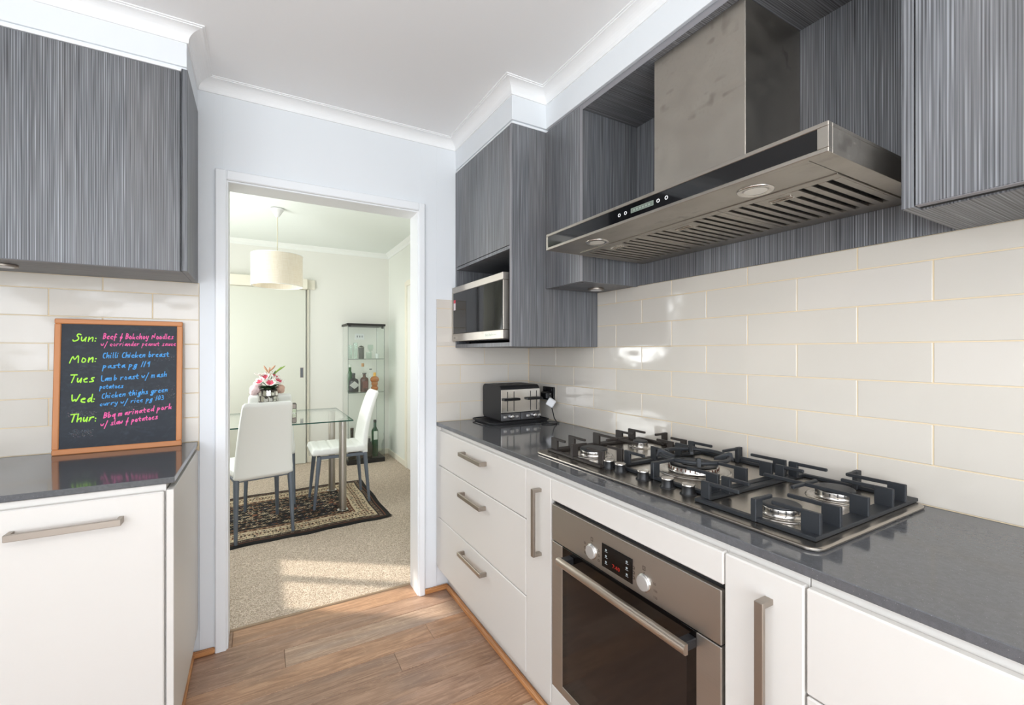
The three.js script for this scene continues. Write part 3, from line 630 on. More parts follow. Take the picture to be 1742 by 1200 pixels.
// ------------------------------------------------------------------ toaster on its tray, socket and plug
{
  const y0 = .908;
  const rim = roundRect(-.385, -.035, .03, .273, .04);
  const g = extrude(rim, .006, .0015);
  const wall = extrude((() => { const s = roundRect(-.395, -.028, .02, .283, .045); s.holes.push(roundRect(-.385, -.038, .03, .273, .04)); return s; })(), .006, .002);
  const up = new THREE.Matrix4().set(1, 0, 0, 0, 0, 0, 1, 0, 0, 1, 0, 0, 0, 0, 0, 1);
  const flip = (q) => { q.applyMatrix4(up); const p = plain(q), a = p.attributes.position.array, n = p.attributes.normal.array, u = p.attributes.uv.array; for (let i = 0; i < a.length; i += 9) for (let k = 0; k < 3; k++) { [a[i + 3 + k], a[i + 6 + k]] = [a[i + 6 + k], a[i + 3 + k]]; [n[i + 3 + k], n[i + 6 + k]] = [n[i + 6 + k], n[i + 3 + k]]; } return p; };
  solo('tray', 'flat black tray with a low rim under the toaster', 'tray', [flip(g).translate(0, .9005, 0), flip(wall).translate(0, .908, 0)], M.softblack, [-.21, .9, .15]);
  const t = thing('toaster', 'black four-slice toaster with polished steel front in the corner', 'toaster', [-.2, .9065, .14]);
  const x0 = -.33, x1 = -.083, zf = .25, zb = .036;
  const side = roundRect(zb, zf, .918, 1.1, .024);
  const body = extrude(side, x1 - x0 - .01, .004, 3);
  body.applyMatrix4(new THREE.Matrix4().set(0, 0, 1, x0 + .005, 0, 1, 0, 0, 1, 0, 0, 0, 0, 0, 0, 1));
  const bodyG = plain(body); { const a = bodyG.attributes.position.array; for (let i = 0; i < a.length; i += 9) for (let k = 0; k < 3; k++) [a[i + 3 + k], a[i + 6 + k]] = [a[i + 6 + k], a[i + 3 + k]]; bodyG.computeVertexNormals(); }
  part(t, 'body', bodyG, M.softblack);
  part(t, 'foot', cbox(x0 + .02, x1 - .02, .9065, .9185, zb + .015, zf - .012), M.black);
  part(t, 'front_plate', cbox(x0 + .006, x1 - .004, .959, 1.079, zf - .002, zf + .0025, .001), S({ color: '#d3cfc9', metalness: 1, roughness: .16 }), 'polished steel front plate');
  const low = part(t, 'control_strip', [cbox(x0 + .006, (x0 + x1) / 2 - .003, .918, .9545, zf - .002, zf + .002, .001), cbox((x0 + x1) / 2 + .003, x1 - .004, .918, .9545, zf - .002, zf + .002, .001)], S({ color: '#77777a', metalness: .9, roughness: .3 }));
  for (const s of [0, 1]) {
    const zx = s ? -.128 : -.268;
    for (const q of [-.019, .019]) part(t, 'slot', cbox(zx + q - .0022, zx + q + .0022, .966, 1.068, zf - .001, zf + .0032, .0004), M.black);
    part(t, 'lever', [cbox(zx - .048, zx + .048, 1.022, 1.0345, zf + .002, zf + .026, .004)], M.black);
    part(low, 'dial', lathe([[.0125, 0], [.012, .012], [.009, .0145], [0, .015]], 0, 0, 0, 20).rotateX(Math.PI / 2).translate(zx + .004, .937, zf + .002), M.chrome);
    for (const q of [-.033, .038]) part(low, 'button', cbox(zx + q - .009, zx + q + .009, .931, .943, zf + .001, zf + .004, .001), M.chrome);
  }
  for (let k = 0; k < 4; k++) part(t, 'bread_slot', cbox(x0 + .035 + k * .048, x0 + .055 + k * .048, 1.0985, 1.1008, zb + .035, zf - .05, .0004), M.darkgap);

  const so = thing('power_outlet', 'black power outlet on the tiles behind the toaster', 'power outlet', [-.006, 1.045, .215]);
  part(so, 'face_plate', cbox(-.010, -.0005, 1.008, 1.082, .165, .272, .002), M.black);
  part(so, 'switch', cbox(-.014, -.010, 1.06, 1.074, .18, .192, .001), M.softblack); part(so, 'switch', cbox(-.014, -.010, 1.06, 1.074, .245, .257, .001), M.softblack);
  const a = part(so, 'adaptor', cbox(-.05, -.0105, 1.018, 1.056, .2, .262, .006), M.black);
  for (const [y, z] of [[1.046, .262], [1.03, .258], [1.024, .264]]) part(a, 'plug_pin', rod([-.03, y, z - .005], [-.03, y, z + .006], .0022), M.chrome);
  const p = thing('power_plug', 'white square plug with a black cord hanging beside the toaster', 'plug', [-.05, .9, .3]);
  const pl = cbox(-.021, .021, -.021, .021, -.014, .014, .004).rotateZ(-.55).rotateY(-.75).translate(-.045, 1.003, .297);
  part(p, 'plug_body', pl, M.whiteplastic);
  part(p, 'cord', [tube([[-.045, .983, .3], [-.047, .96, .315], [-.05, .925, .335], [-.055, .905, .365], [-.10, .9035, .375], [-.13, .9035, .345], [-.11, .9035, .31], [-.075, .9045, .315], [-.04, .904, .345], [-.05, .904, .375]], .0028, 60)], M.black);
}
// ------------------------------------------------------------------ chalkboard menu
{
  const G1 = {}; // single-stroke hand: each stroke a run of x-y digits on a 7 by 10 grid, baseline 3
  ('a:46 26 14 23 34 46|46 44 53;b:19 13 23 44 45 26 15;c:45 36 15 14 23 43;d:46 26 14 23 34 45|49 43 53;e:15 35 46 26 14 23 43;f:48 39 28 21|05 45;g:46 26 14 23 45 46|46 41 20 01 43;h:19 13|14 36 46 43;i:16 13|18 18;' +
    'k:19 13|45 14 43;l:19 14 23;m:06 03|04 16 26 23|25 36 46 43;n:16 13|14 36 46 43;o:26 14 23 43 45 26;p:16 10|16 36 45 34 13;q:46 26 14 23 34 46|46 40 51;r:16 13|14 26 46;s:46 26 25 44 43 13;t:28 24 33 43|06 46;u:16 14 23 34 46|46 43;' +
    'w:06 13 25 33 46;y:16 14 33 46|46 30 11;B:19 13|19 39 47 16|16 46 44 13;C:48 29 15 23 43;L:19 13 53;M:03 19 34 59 63;N:13 19 53 59;S:58 39 27 46 44 13 04;T:09 59|39 23;W:09 13 36 43 69;&:45 26 14 33 45|39 20;/:49 10;' +
    '.:13 13;1:29 13;0:29 15 23 44 48 29;3:19 39 36 26|26 46 43 13;9:46 26 28 48 49 43').split(';').forEach((s) => { const k = s.indexOf(':'); G1[s.slice(0, k)] = s.slice(k + 1).split('|').map((q) => q.split(' ').map((v) => [+v[0], +v[1]])); });
  G1[':'] = [[[1, 5], [1, 5]], [[1, 3], [1, 3]]];
  const r = rng(99);
  const board = canvasTex(1024, 1090, (c, W, H) => {
    c.fillStyle = '#20262f'; c.fillRect(0, 0, W, H);
    const n = noise2(98, 9, 9);
    for (let k = 0; k < 900; k++) { const x = r() * W, y = r() * H; c.strokeStyle = 'rgba(120,130,145,' + (.02 + .05 * n(x / 110, y / 110)) + ')'; c.lineWidth = 6 + r() * 20; c.beginPath(); c.moveTo(x, y); c.lineTo(x + (r() - .5) * 160, y + (r() - .5) * 60); c.stroke(); }
    c.lineCap = 'round'; c.lineJoin = 'round';
    const write = (str, x, y, size, color, rise = 0, wdt = 6, end = 0) => {
      const u = size / 6; let adv = 0;
      const wOf = (ch) => ch === ' ' ? 3.6 : 'il:.1'.includes(ch) ? 3 : 'mMWN'.includes(ch) ? 6.9 : 5.1;
      const total = [...str].reduce((s, ch) => s + wOf(ch), 0), sx = end ? (end - x) / (total * u) : 1;
      c.strokeStyle = color;
      for (const ch of str) {
        for (const st of G1[ch] ?? []) {
          const p = st.map(([a, b]) => { const px = (adv + a + (b - 3) * .22) * u * sx; return [x + px + (r() - .5) * u * .35, y - (b - 3) * u - px * rise + (r() - .5) * u * .35]; });
          c.lineWidth = wdt * (.85 + .3 * r()); c.beginPath(); c.moveTo(...p[0]);
          for (let i = 1; i < p.length - 1; i++) c.quadraticCurveTo(...p[i], (p[i][0] + p[i + 1][0]) / 2, (p[i][1] + p[i + 1][1]) / 2);
          c.lineTo(...p[p.length - 1]); c.stroke();
        }
        adv += wOf(ch);
      }
    };
    const g = '#aef03c', pk = '#ee5aa0', bl = '#3f9be0';
    write('Sun:', 95, 158, 72, g, .02, 11, 305); write('Beef & Bokchoy Noodles', 345, 132, 48, pk, .01, 8, 985); write('w/ corriander peanut sauce', 330, 196, 39, pk, .01, 6, 1010);
    write('Mon:', 75, 345, 74, g, .05, 11, 310); write('Chilli Chicken breast', 342, 304, 48, bl, .02, 8, 945); write('pasta pg 119', 345, 396, 46, bl, .03, 8, 765);
    write('Tues', 75, 518, 66, g, .03, 11, 285); write('Lamb roast w/ mash', 330, 510, 47, bl, .05, 8, 925); write('potatoes', 325, 578, 40, bl, .02, 7, 530);
    write('Wed:', 90, 690, 66, g, .01, 11, 300); write('Chicken thighs green', 340, 664, 45, bl, .07, 8, 935); write('curry w/ rice pg 103', 325, 730, 40, bl, .06, 7, 900);
    write('Thur:', 85, 858, 66, g, .0, 11, 315); write('Bbq marinated pork', 360, 838, 45, pk, .09, 9, 975); write('w/ slaw & potatoes', 340, 910, 43, pk, .08, 9, 845);
    write('Sun', 85, 960, 40, 'rgba(170,180,190,.22)', .05, 4, 250); write('Sat', 75, 790, 40, 'rgba(170,180,190,.18)', 0, 4, 200);
    for (let k = 0; k < 420; k++) { const b = [[360, 262, 640, 70], [350, 740, 560, 60], [60, 770, 250, 40], [80, 930, 200, 60], [800, 560, 200, 130]][Math.floor(r() * 5)]; c.fillStyle = ['rgba(220,150,150,.35)', 'rgba(200,205,210,.3)', 'rgba(190,170,130,.3)'][Math.floor(r() * 3)]; c.fillRect(b[0] + r() * b[2], b[1] + r() * b[3], 3 + r() * 5, 2 + r() * 5); }
  });
  const t = thing('chalkboard', 'orange-framed chalkboard with a handwritten weekly dinner menu, leaning on the tiles', 'chalkboard', [-1.866, .9, .058], null, 0, true);
  const w = .189, h = .497, e = .0185, tk = .014;
  for (const g of [[-w, w, 0, e + .002], [-w, w, h - e, h]]) part(t, 'frame_rail', cbox(g[0], g[1], g[2], g[3], -tk / 2, tk / 2, .0025), M.frame);
  for (const g of [[-w, -w + e], [w - e, w]]) part(t, 'frame_rail', cbox(g[0], g[1], e + .002, h - e, -tk / 2, tk / 2, .0025), M.frame);
  const bg = new THREE.BoxGeometry(2 * (w - e) + .004, h - 2 * e + .002, .004); 
  const bm = part(t, 'board', bg.translate(0, h / 2 + .001, .0), [1, 1, 1, 1, 0, 1].map((q) => q ? S({ color: '#20262f', roughness: .7 }) : S({ map: board, roughness: .62 }))[4]);
  t.rotation.x = -.062;
}
// ------------------------------------------------------------------ the dining room beyond the doorway
const ZF = -3.372, XR = .02;
struct('wall_dining_far', cbox(-2.7, .3, -.1, 2.6, -3.5, ZF), M.cream);
struct('wall_dining_right', cbox(XR, .2, -.1, 2.6, -3.5, -.2), S({ color: '#e6e8e0', roughness: .8 }));
struct('wall_dining_left', [cbox(-2.7, -2.55, -.1, 1.2, -3.5, -.05), cbox(-2.7, -2.55, 2.0, 2.6, -3.5, -.05), cbox(-2.7, -2.55, 1.2, 2.0, -3.5, -3.15), cbox(-2.7, -2.55, 1.2, 2.0, -1.95, -1.83), cbox(-2.7, -2.55, 1.2, 2.0, -1.12, -.05)], M.cream);
pane('window_3', -2.65, -2.6, 1.2, 2.0, -1.83, -1.12, 'x', [-1.815, -1.51, -1.135]);
pane('window_4', -2.65, -2.6, 1.2, 2.0, -3.15, -1.95, 'x', [-3.135, -2.55, -1.965]);
solo('roller_blind', 'pale roller blind drawn over the far dining room window', 'blind', cbox(-2.58, -2.578, 1.15, 2.02, -3.18, -1.9, .0004), P({ color: '#f3efe2', roughness: .95, transmission: .35, thickness: 0 }), [-2.579, 1.15, -2.54]);
{ // small cornice and skirting
  const prism = (a, b, ax) => { const g = new THREE.BufferGeometry(), L = ax === 'z' ? [[a, ZF], [b, ZF]] : [[XR, a], [XR, b]], o = (p, u, y) => ax === 'z' ? [p[0], y, p[1] + u] : [p[0] - u, y, p[1]], q = [[0, 2.445], [.006, 2.445], [.012, 2.47], [.045, 2.494], [.05, 2.501]], pos = [];
    for (let k = 0; k < q.length - 1; k++) { const A = o(L[0], ...q[k]), B = o(L[1], ...q[k]), C = o(L[1], ...q[k + 1]), D = o(L[0], ...q[k + 1]); pos.push(...A, ...B, ...C, ...A, ...C, ...D); }
    g.setAttribute('position', new THREE.BufferAttribute(new Float32Array(pos), 3)); g.computeVertexNormals(); return g; };
  const cm = S({ color: '#eef0ec', roughness: .7 });
  struct('trim_3', prism(-2.55, XR, 'z'), cm); struct('trim_4', prism(ZF, -.11, 'x'), cm);
  struct('baseboard_far', cbox(-.9, XR - .001, .002, .07, ZF, ZF + .013, .004), M.creamTrim);
  struct('baseboard_dining_right', cbox(XR - .013, XR, .002, .07, ZF + .014, -2.61, .004), M.creamTrim);
}
{ // sliding door on the far wall, and the frame of a door in the right wall
  const d = struct('door_2', cbox(-2.1, -.934, .006, 1.99, ZF + .012, ZF + .045, .003), S({ color: '#d8d9ce', roughness: .6 }));
  part(d, 'flush_pull', [cbox(-.992, -.988, .985, 1.1, ZF + .045, ZF + .048, .001), cbox(-.962, -.958, .985, 1.1, ZF + .045, ZF + .048, .001), cbox(-.988, -.962, .985, .989, ZF + .045, ZF + .048, .001), cbox(-.988, -.962, 1.096, 1.1, ZF + .045, ZF + .048, .001)], M.handle);
  part(d, 'pull_recess', cbox(-.988, -.962, .989, 1.096, ZF + .0452, ZF + .0458, .0002), S({ color: '#6c6f74', metalness: .6, roughness: .5 }));
  struct('trim_5', cbox(-2.25, -.919, 1.992, 2.107, ZF, ZF + .085, .003), M.creamTrim);
  struct('trim_6', cbox(-.918, -.833, 2.0, 2.107, ZF, ZF + .028, .003), M.creamTrim);
  struct('trim_7', cbox(-.919, -.897, .004, 1.998, ZF, ZF + .02, .003), M.creamTrim);
  const e = struct('door_3', [cbox(XR - .018, XR, .003, 2.05, -2.605, -2.545, .003), cbox(XR - .018, XR, .003, 2.05, -1.74, -1.68, .003), cbox(XR - .018, XR, 2.0, 2.06, -2.545, -1.74, .003)], M.creamTrim);
  part(e, 'door_panel', cbox(XR - .006, XR, .004, 2.0, -2.545, -1.74), M.cream);
}
{ // double socket on the far wall, behind the cabinet
  const t = thing('power_outlet', 'white double power outlet on the far wall seen through the glass cabinet', 'power outlet', [-.332, 1.466, ZF]);
  part(t, 'face_plate', cbox(-.386, -.278, 1.43, 1.502, ZF + .0005, ZF + .009, .002), M.whiteplastic);
  for (const x of [-.36, -.332, -.304]) part(t, 'socket', cbox(x - .007, x + .007, 1.455, 1.478, ZF + .009, ZF + .0105, .0005), S({ color: '#9a9c9c', roughness: .5 }));
}
// patterned rug, a little out of square, its edges slightly wavy
{
  const W = 1600, H = 980, r = rng(404);
  const rugTex = canvasTex(W, H, (c) => {
    const K = ['#0f0c0b', '#a48c70', '#6b3f29', '#cdbb9d', '#2f211c', '#7d5b41', '#4a4650', '#8f563d'];
    const blob = (x, y, s, col, n = 6) => { c.fillStyle = col; c.beginPath(); for (let k = 0; k <= n * 2; k++) { const a = k / (n * 2) * Math.PI * 2, q = s * (k % 2 ? .62 : 1) * (.85 + .3 * r()); c.lineTo(x + q * Math.cos(a) * 1.25, y + q * Math.sin(a)); } c.fill(); };
    const flower = (x, y, s, a, b) => { blob(x, y, s, a, 6); blob(x, y, s * .74, K[0], 5); blob(x, y, s * .4, b, 5); };
    c.fillStyle = K[0]; c.fillRect(0, 0, W, H);
    const band = (m, wd, col) => { c.strokeStyle = col; c.lineWidth = wd; c.strokeRect(m, m, W - 2 * m, H - 2 * m); };
    band(34, 14, K[2]); band(62, 30, K[4]);
    for (let q = 0; q < 2; q++) for (let k = 0; k < 84; k++) { const u = k / 84; flower(44 + u * (W - 88), q ? 62 : H - 62, 9, K[[1, 5, 3][k % 3]], K[2]); if (k < 54) { flower(q ? 62 : W - 62, 44 + k / 54 * (H - 88), 9, K[[1, 5, 3][k % 3]], K[2]); } }
    band(84, 5, K[3]); band(140, 106, K[3]); 
    for (let k = 0; k < 4200; k++) { // vines and flowers in the cream border
      const along = r() * (2 * W + 2 * H), v = 96 + r() * 88; let x, y;
      if (along < W) { x = along; y = v; } else if (along < 2 * W) { x = along - W; y = H - v; } else if (along < 2 * W + H) { x = v; y = along - 2 * W; } else { x = W - v; y = along - 2 * W - H; }
      if (Math.min(x, y, W - x, H - y) < 94) continue;
      c.fillStyle = K[[0, 2, 4, 0, 5, 6][Math.floor(r() * 6)]]; c.beginPath(); c.ellipse(x, y, 3 + r() * 6, 1.5 + r() * 2.5, r() * 3, 0, 7); c.fill();
    }
    for (let k = 0; k < 34; k++) { const u = (k + .5) / 34; for (const [x, y] of [[100 + u * (W - 200), 140], [100 + u * (W - 200), H - 140]]) { c.fillStyle = K[3]; c.beginPath(); c.arc(x, y, 24, 0, 7); c.fill(); flower(x, y, 20, K[[2, 5, 7][k % 3]], K[3]); } }
    for (let k = 0; k < 20; k++) { const u = (k + .5) / 20; for (const [x, y] of [[140, 100 + u * (H - 200)], [W - 140, 100 + u * (H - 200)]]) { c.fillStyle = K[3]; c.beginPath(); c.arc(x, y, 24, 0, 7); c.fill(); flower(x, y, 20, K[[2, 5, 7][k % 3]], K[3]); } }
    band(196, 6, K[3]); band(214, 28, K[2]); band(231, 5, K[1]);
    for (let k = 0; k < 70; k++) { const u = k / 70; for (const y of [214, H - 214]) blob(200 + u * (W - 400), y, 8, K[[3, 1, 0][k % 3]], 4); if (k < 34) for (const x of [214, W - 214]) blob(x, 200 + k / 34 * (H - 400), 8, K[[3, 1, 0][k % 3]], 4); }
    c.fillStyle = K[0]; c.fillRect(234, 234, W - 468, H - 468);
    for (let j = 0; j < 9; j++) for (let i = 0; i < 19; i++) { const x = 268 + i * 59 + (j % 2) * 28 + (r() - .5) * 16, y = 268 + j * 55 + (r() - .5) * 14; if (x > W - 255) continue; flower(x, y, 18 + r() * 11, K[[1, 6, 5, 1, 3][Math.floor(r() * 5)]], K[[2, 3, 7][Math.floor(r() * 3)]]); }
    for (let k = 0; k < 420; k++) { c.fillStyle = K[[2, 5, 1, 6, 7][Math.floor(r() * 5)]]; c.beginPath(); c.ellipse(244 + r() * (W - 488), 244 + r() * (H - 488), 3 + r() * 7, 2 + r() * 2, r() * 3, 0, 7); c.fill(); }
    for (let k = 0; k < 5; k++) flower(320 + k * 240, H / 2, 44, K[1], K[7]);
    c.strokeStyle = '#0e0c0d'; c.lineWidth = 40; c.strokeRect(14, 14, W - 28, H - 28);
    const img = c.getImageData(0, 0, W, H); for (let i = 0; i < img.data.length; i += 4) { const q = .82 + .36 * r(); for (let k = 0; k < 3; k++) img.data[i + k] = Math.min(255, img.data[i + k] * q); } c.putImageData(img, 0, 0);
  });
  const C = [[-2.35, -1.062], [-.509, -1.1817], [-.512, -2.335], [-2.35, -2.262]], nx = 60, nz = 36, pos = [], uv = [], idx = [];
  const top = (u, v) => { const wob = Math.sin(u * 21) * .004 + Math.sin(u * 47 + 1) * .003, a = C[0].map((q, i) => q + (C[1][i] - q) * u), b = C[3].map((q, i) => q + (C[2][i] - q) * u);
    const x = a[0] + (b[0] - a[0]) * v + Math.sin(v * 14) * .004 * u, z = a[1] + (b[1] - a[1]) * v + wob * (1 - Math.abs(2 * v - 1) * -.4); const edge = Math.min(u * 1.84, (1 - u) * 1.84, v * 1.15, (1 - v) * 1.15);
    return [x, .0025 + .008 * clamp(edge / .012) + .0035 * clamp(edge / .05) * (Math.sin(u * 17 + v * 5) + 1) * .5 + .012 * Math.exp(-((u - 1) ** 2) / .0012 - (v ** 2) / .002), z]; };
  for (let j = 0; j <= nz; j++) for (let i = 0; i <= nx; i++) { const e = (q, n) => q === 1 ? .012 : q === n - 1 ? n - .012 * 0 - .3 : q; const u = clamp(i === 0 ? 0 : i === nx ? 1 : i === 1 ? .006 : i === nx - 1 ? .994 : i / nx), v = clamp(j === 0 ? 0 : j === nz ? 1 : j === 1 ? .01 : j === nz - 1 ? .99 : j / nz); pos.push(...top(u, v)); uv.push(u, v); }
  for (let j = 0; j < nz; j++) for (let i = 0; i < nx; i++) { const a = j * (nx + 1) + i, b = a + 1, d = a + nx + 1, e = d + 1; idx.push(a, b, e, a, e, d); }
  const g = new THREE.BufferGeometry(); g.setAttribute('position', new THREE.BufferAttribute(new Float32Array(pos), 3)); g.setAttribute('uv', new THREE.BufferAttribute(new Float32Array(uv), 2)); g.setIndex(idx); g.computeVertexNormals();
  solo('rug', 'dark oriental floral rug with a cream border under the dining table', 'rug', g, S({ map: rugTex, roughness: .95 }), [-1.4, .002, -1.7]);
}
// glass dining table
{
  const t = thing('dining_table', 'clear glass dining table on thick round brushed steel legs', 'table', [-1.4, .003, -1.77]);
  const x0 = -2.04, x1 = -.768, z0 = -2.2, z1 = -1.33, y1 = .752, y0 = .742;
  part(t, 'tabletop', cbox(x0 + .002, x1 - .002, y0, y1, z0 + .002, z1 - .002, .0008), M.greenglass);
  part(t, 'glass_edge', [cbox(x0, x1, y0 + .0005, y1 - .0005, z1 - .002, z1, .0004), cbox(x0, x1, y0 + .0005, y1 - .0005, z0, z0 + .002, .0004), cbox(x0, x0 + .002, y0 + .0005, y1 - .0005, z0, z1, .0004), cbox(x1 - .002, x1, y0 + .0005, y1 - .0005, z0, z1, .0004)], M.glassEdge);
  for (const [x, z] of [[-.822, -1.492], [-.824, -2.075], [-1.985, -1.492], [-1.985, -2.075]]) {
    const l = part(t, 'leg', lathe([[0, .012], [.0285, .012], [.0285, .728], [0, .728]], x, .012, z, 32), M.steel);
    part(l, 'foot_plate', disc(.042, .008, x, .0125, z, 28), M.chrome);
    part(l, 'top_plate', disc(.034, .006, x, .7355, z, 28), M.chrome);
  }
}
// white upholstered chairs: seat, tall tapering back, four tapered steel legs; front looks to +z of the chair
function chairAt(label, at, turn) {
  const t = thing('dining_chair', label, 'chair', at, 'white dining chairs round the glass table', turn, true);
  const NS = 28, seam = [-.115, -.02, .075, .155];
  const rings = [];
  for (let i = 0; i <= 40; i++) {
    const s = i / 40, z = -.205 + .43 * s, e = Math.min(1, Math.sqrt(Math.max(0, 1 - ((Math.abs(s - .5) * 2 - .9) / .1) ** 2 * (Math.abs(s - .5) * 2 > .9 ? 1 : 0)))), w = (.185 + .018 * s) * (.93 + .07 * e), th = .03 * (.25 + .75 * e), dip = seam.reduce((q, c) => q + .0075 * Math.exp(-(((z - c) / .007) ** 2)), 0), ring = [];
    for (let j = 0; j < NS; j++) { const a = j / NS * Math.PI * 2, yy = sup(a - Math.PI / 2, .5); ring.push([w * sup(a, .34), .452 + th * yy + (yy > .3 ? .008 * e - dip : 0), z]); }
    rings.push(ring);
  }
  part(t, 'seat', loft(rings), M.leather);
  const back = [];
  for (let i = 0; i <= 36; i++) {
    const s = i / 36, y = .405 + .523 * s, lean = -.19 - .012 * Math.sin(s * Math.PI * .9) * -1.6 - .115 * s ** 1.35;
    const e = s > .94 ? Math.sqrt(Math.max(0, 1 - ((s - .94) / .06) ** 2)) : s < .03 ? Math.sqrt(Math.max(0, 1 - ((.03 - s) / .03) ** 2)) : 1;
    const w = (.183 - .033 * s ** 1.1) * (.93 + .07 * e), th = (.029 - .006 * s) * (.3 + .7 * e), ring = [];
    for (let j = 0; j < NS; j++) { const a = j / NS * Math.PI * 2; ring.push([w * sup(a, .3), y, lean + th * sup(a - Math.PI / 2, .5)]); }
    back.push(ring);
  }
  part(t, 'backrest', loft(back), M.leather);
  part(t, 'seat_frame', [cbox(-.168, .168, .395, .42, .155, .172, .003), cbox(-.168, .168, .395, .42, -.195, -.178, .003), cbox(-.178, -.162, .395, .42, -.19, .17, .003), cbox(.162, .178, .395, .42, -.19, .17, .003)], M.legs);
  for (const s of [-1, 1]) {
    part(t, 'leg', rod([s * .185, .0005, .205], [s * .168, .42, .165],   .0105, .0185, 18), M.legs);
    part(t, 'leg', rod([s * .175, .0005, -.225], [s * .165, .42, -.19],   .0105, .0185, 18), M.legs);
  }
  return t;
}
const th = -167.4 * Math.PI / 180, fx = Math.sin(th), fz = Math.cos(th);
const ch = chairAt('nearest white dining chair, its plain back turned to the doorway', [-1.366 + fx * .225, .013, -1.187 + fz * .225], th);
copy(ch, 'white dining chair at the end of the table, seen side-on beside the glass cabinet', [-.815, .013, -1.785], -Math.PI / 2);
copy(ch, 'white dining chair on the far side of the table, behind the flowers', [-1.323, .013, -2.06], 0);
// pendant lamp
{
  const x = -1.266, z = -2.02, t = thing('pendant_lamp', 'cream drum pendant lamp hanging over the dining table', 'lamp', [x, 1.836, z]);
  part(t, 'ceiling_rose', lathe([[0, 2.425], [.012, 2.425], [.03, 2.455], [.05, 2.488], [.052, 2.5], [0, 2.5]], x, 0, z), M.whiteplastic);
  part(t, 'cord', rod([x, 2.1, z], [x, 2.43, z], .004), S({ color: '#d8d2bd', roughness: .6 }));
  const shell = (r0, r1, y0, y1) => lathe([[r1, y0], [r0, y0], [r0, y1], [r1, y1], [r1, y0]], x, 0, z, 56);
  const s = part(t, 'lamp_shade', shell(.197, .194, 1.836, 2.1), P({ map: linen, roughness: .95, transmission: .4, thickness: 0 }));
  part(s, 'shade_ring', [new THREE.TorusGeometry(.1955, .003, 8, 56).rotateX(Math.PI / 2).translate(x, 1.8365, z), new THREE.TorusGeometry(.1955, .003, 8, 56).rotateX(Math.PI / 2).translate(x, 2.0995, z)], M.leather);
  part(s, 'spider', [0, 1, 2].map((k) => rod([x, 2.09, z], [x + .195 * Math.cos(k * 2.094), 2.09, z + .195 * Math.sin(k * 2.094)], .002)), M.whiteplastic);
  part(t, 'lamp_holder', rod([x, 2.02, z], [x, 2.1, z], .018), M.whiteplastic);
  part(t, 'bulb', new THREE.SphereGeometry(.03, 20, 14).scale(1, 1.2, 1).translate(x, 1.985, z), S({ color: '#f2ead4', roughness: .4 }));
}
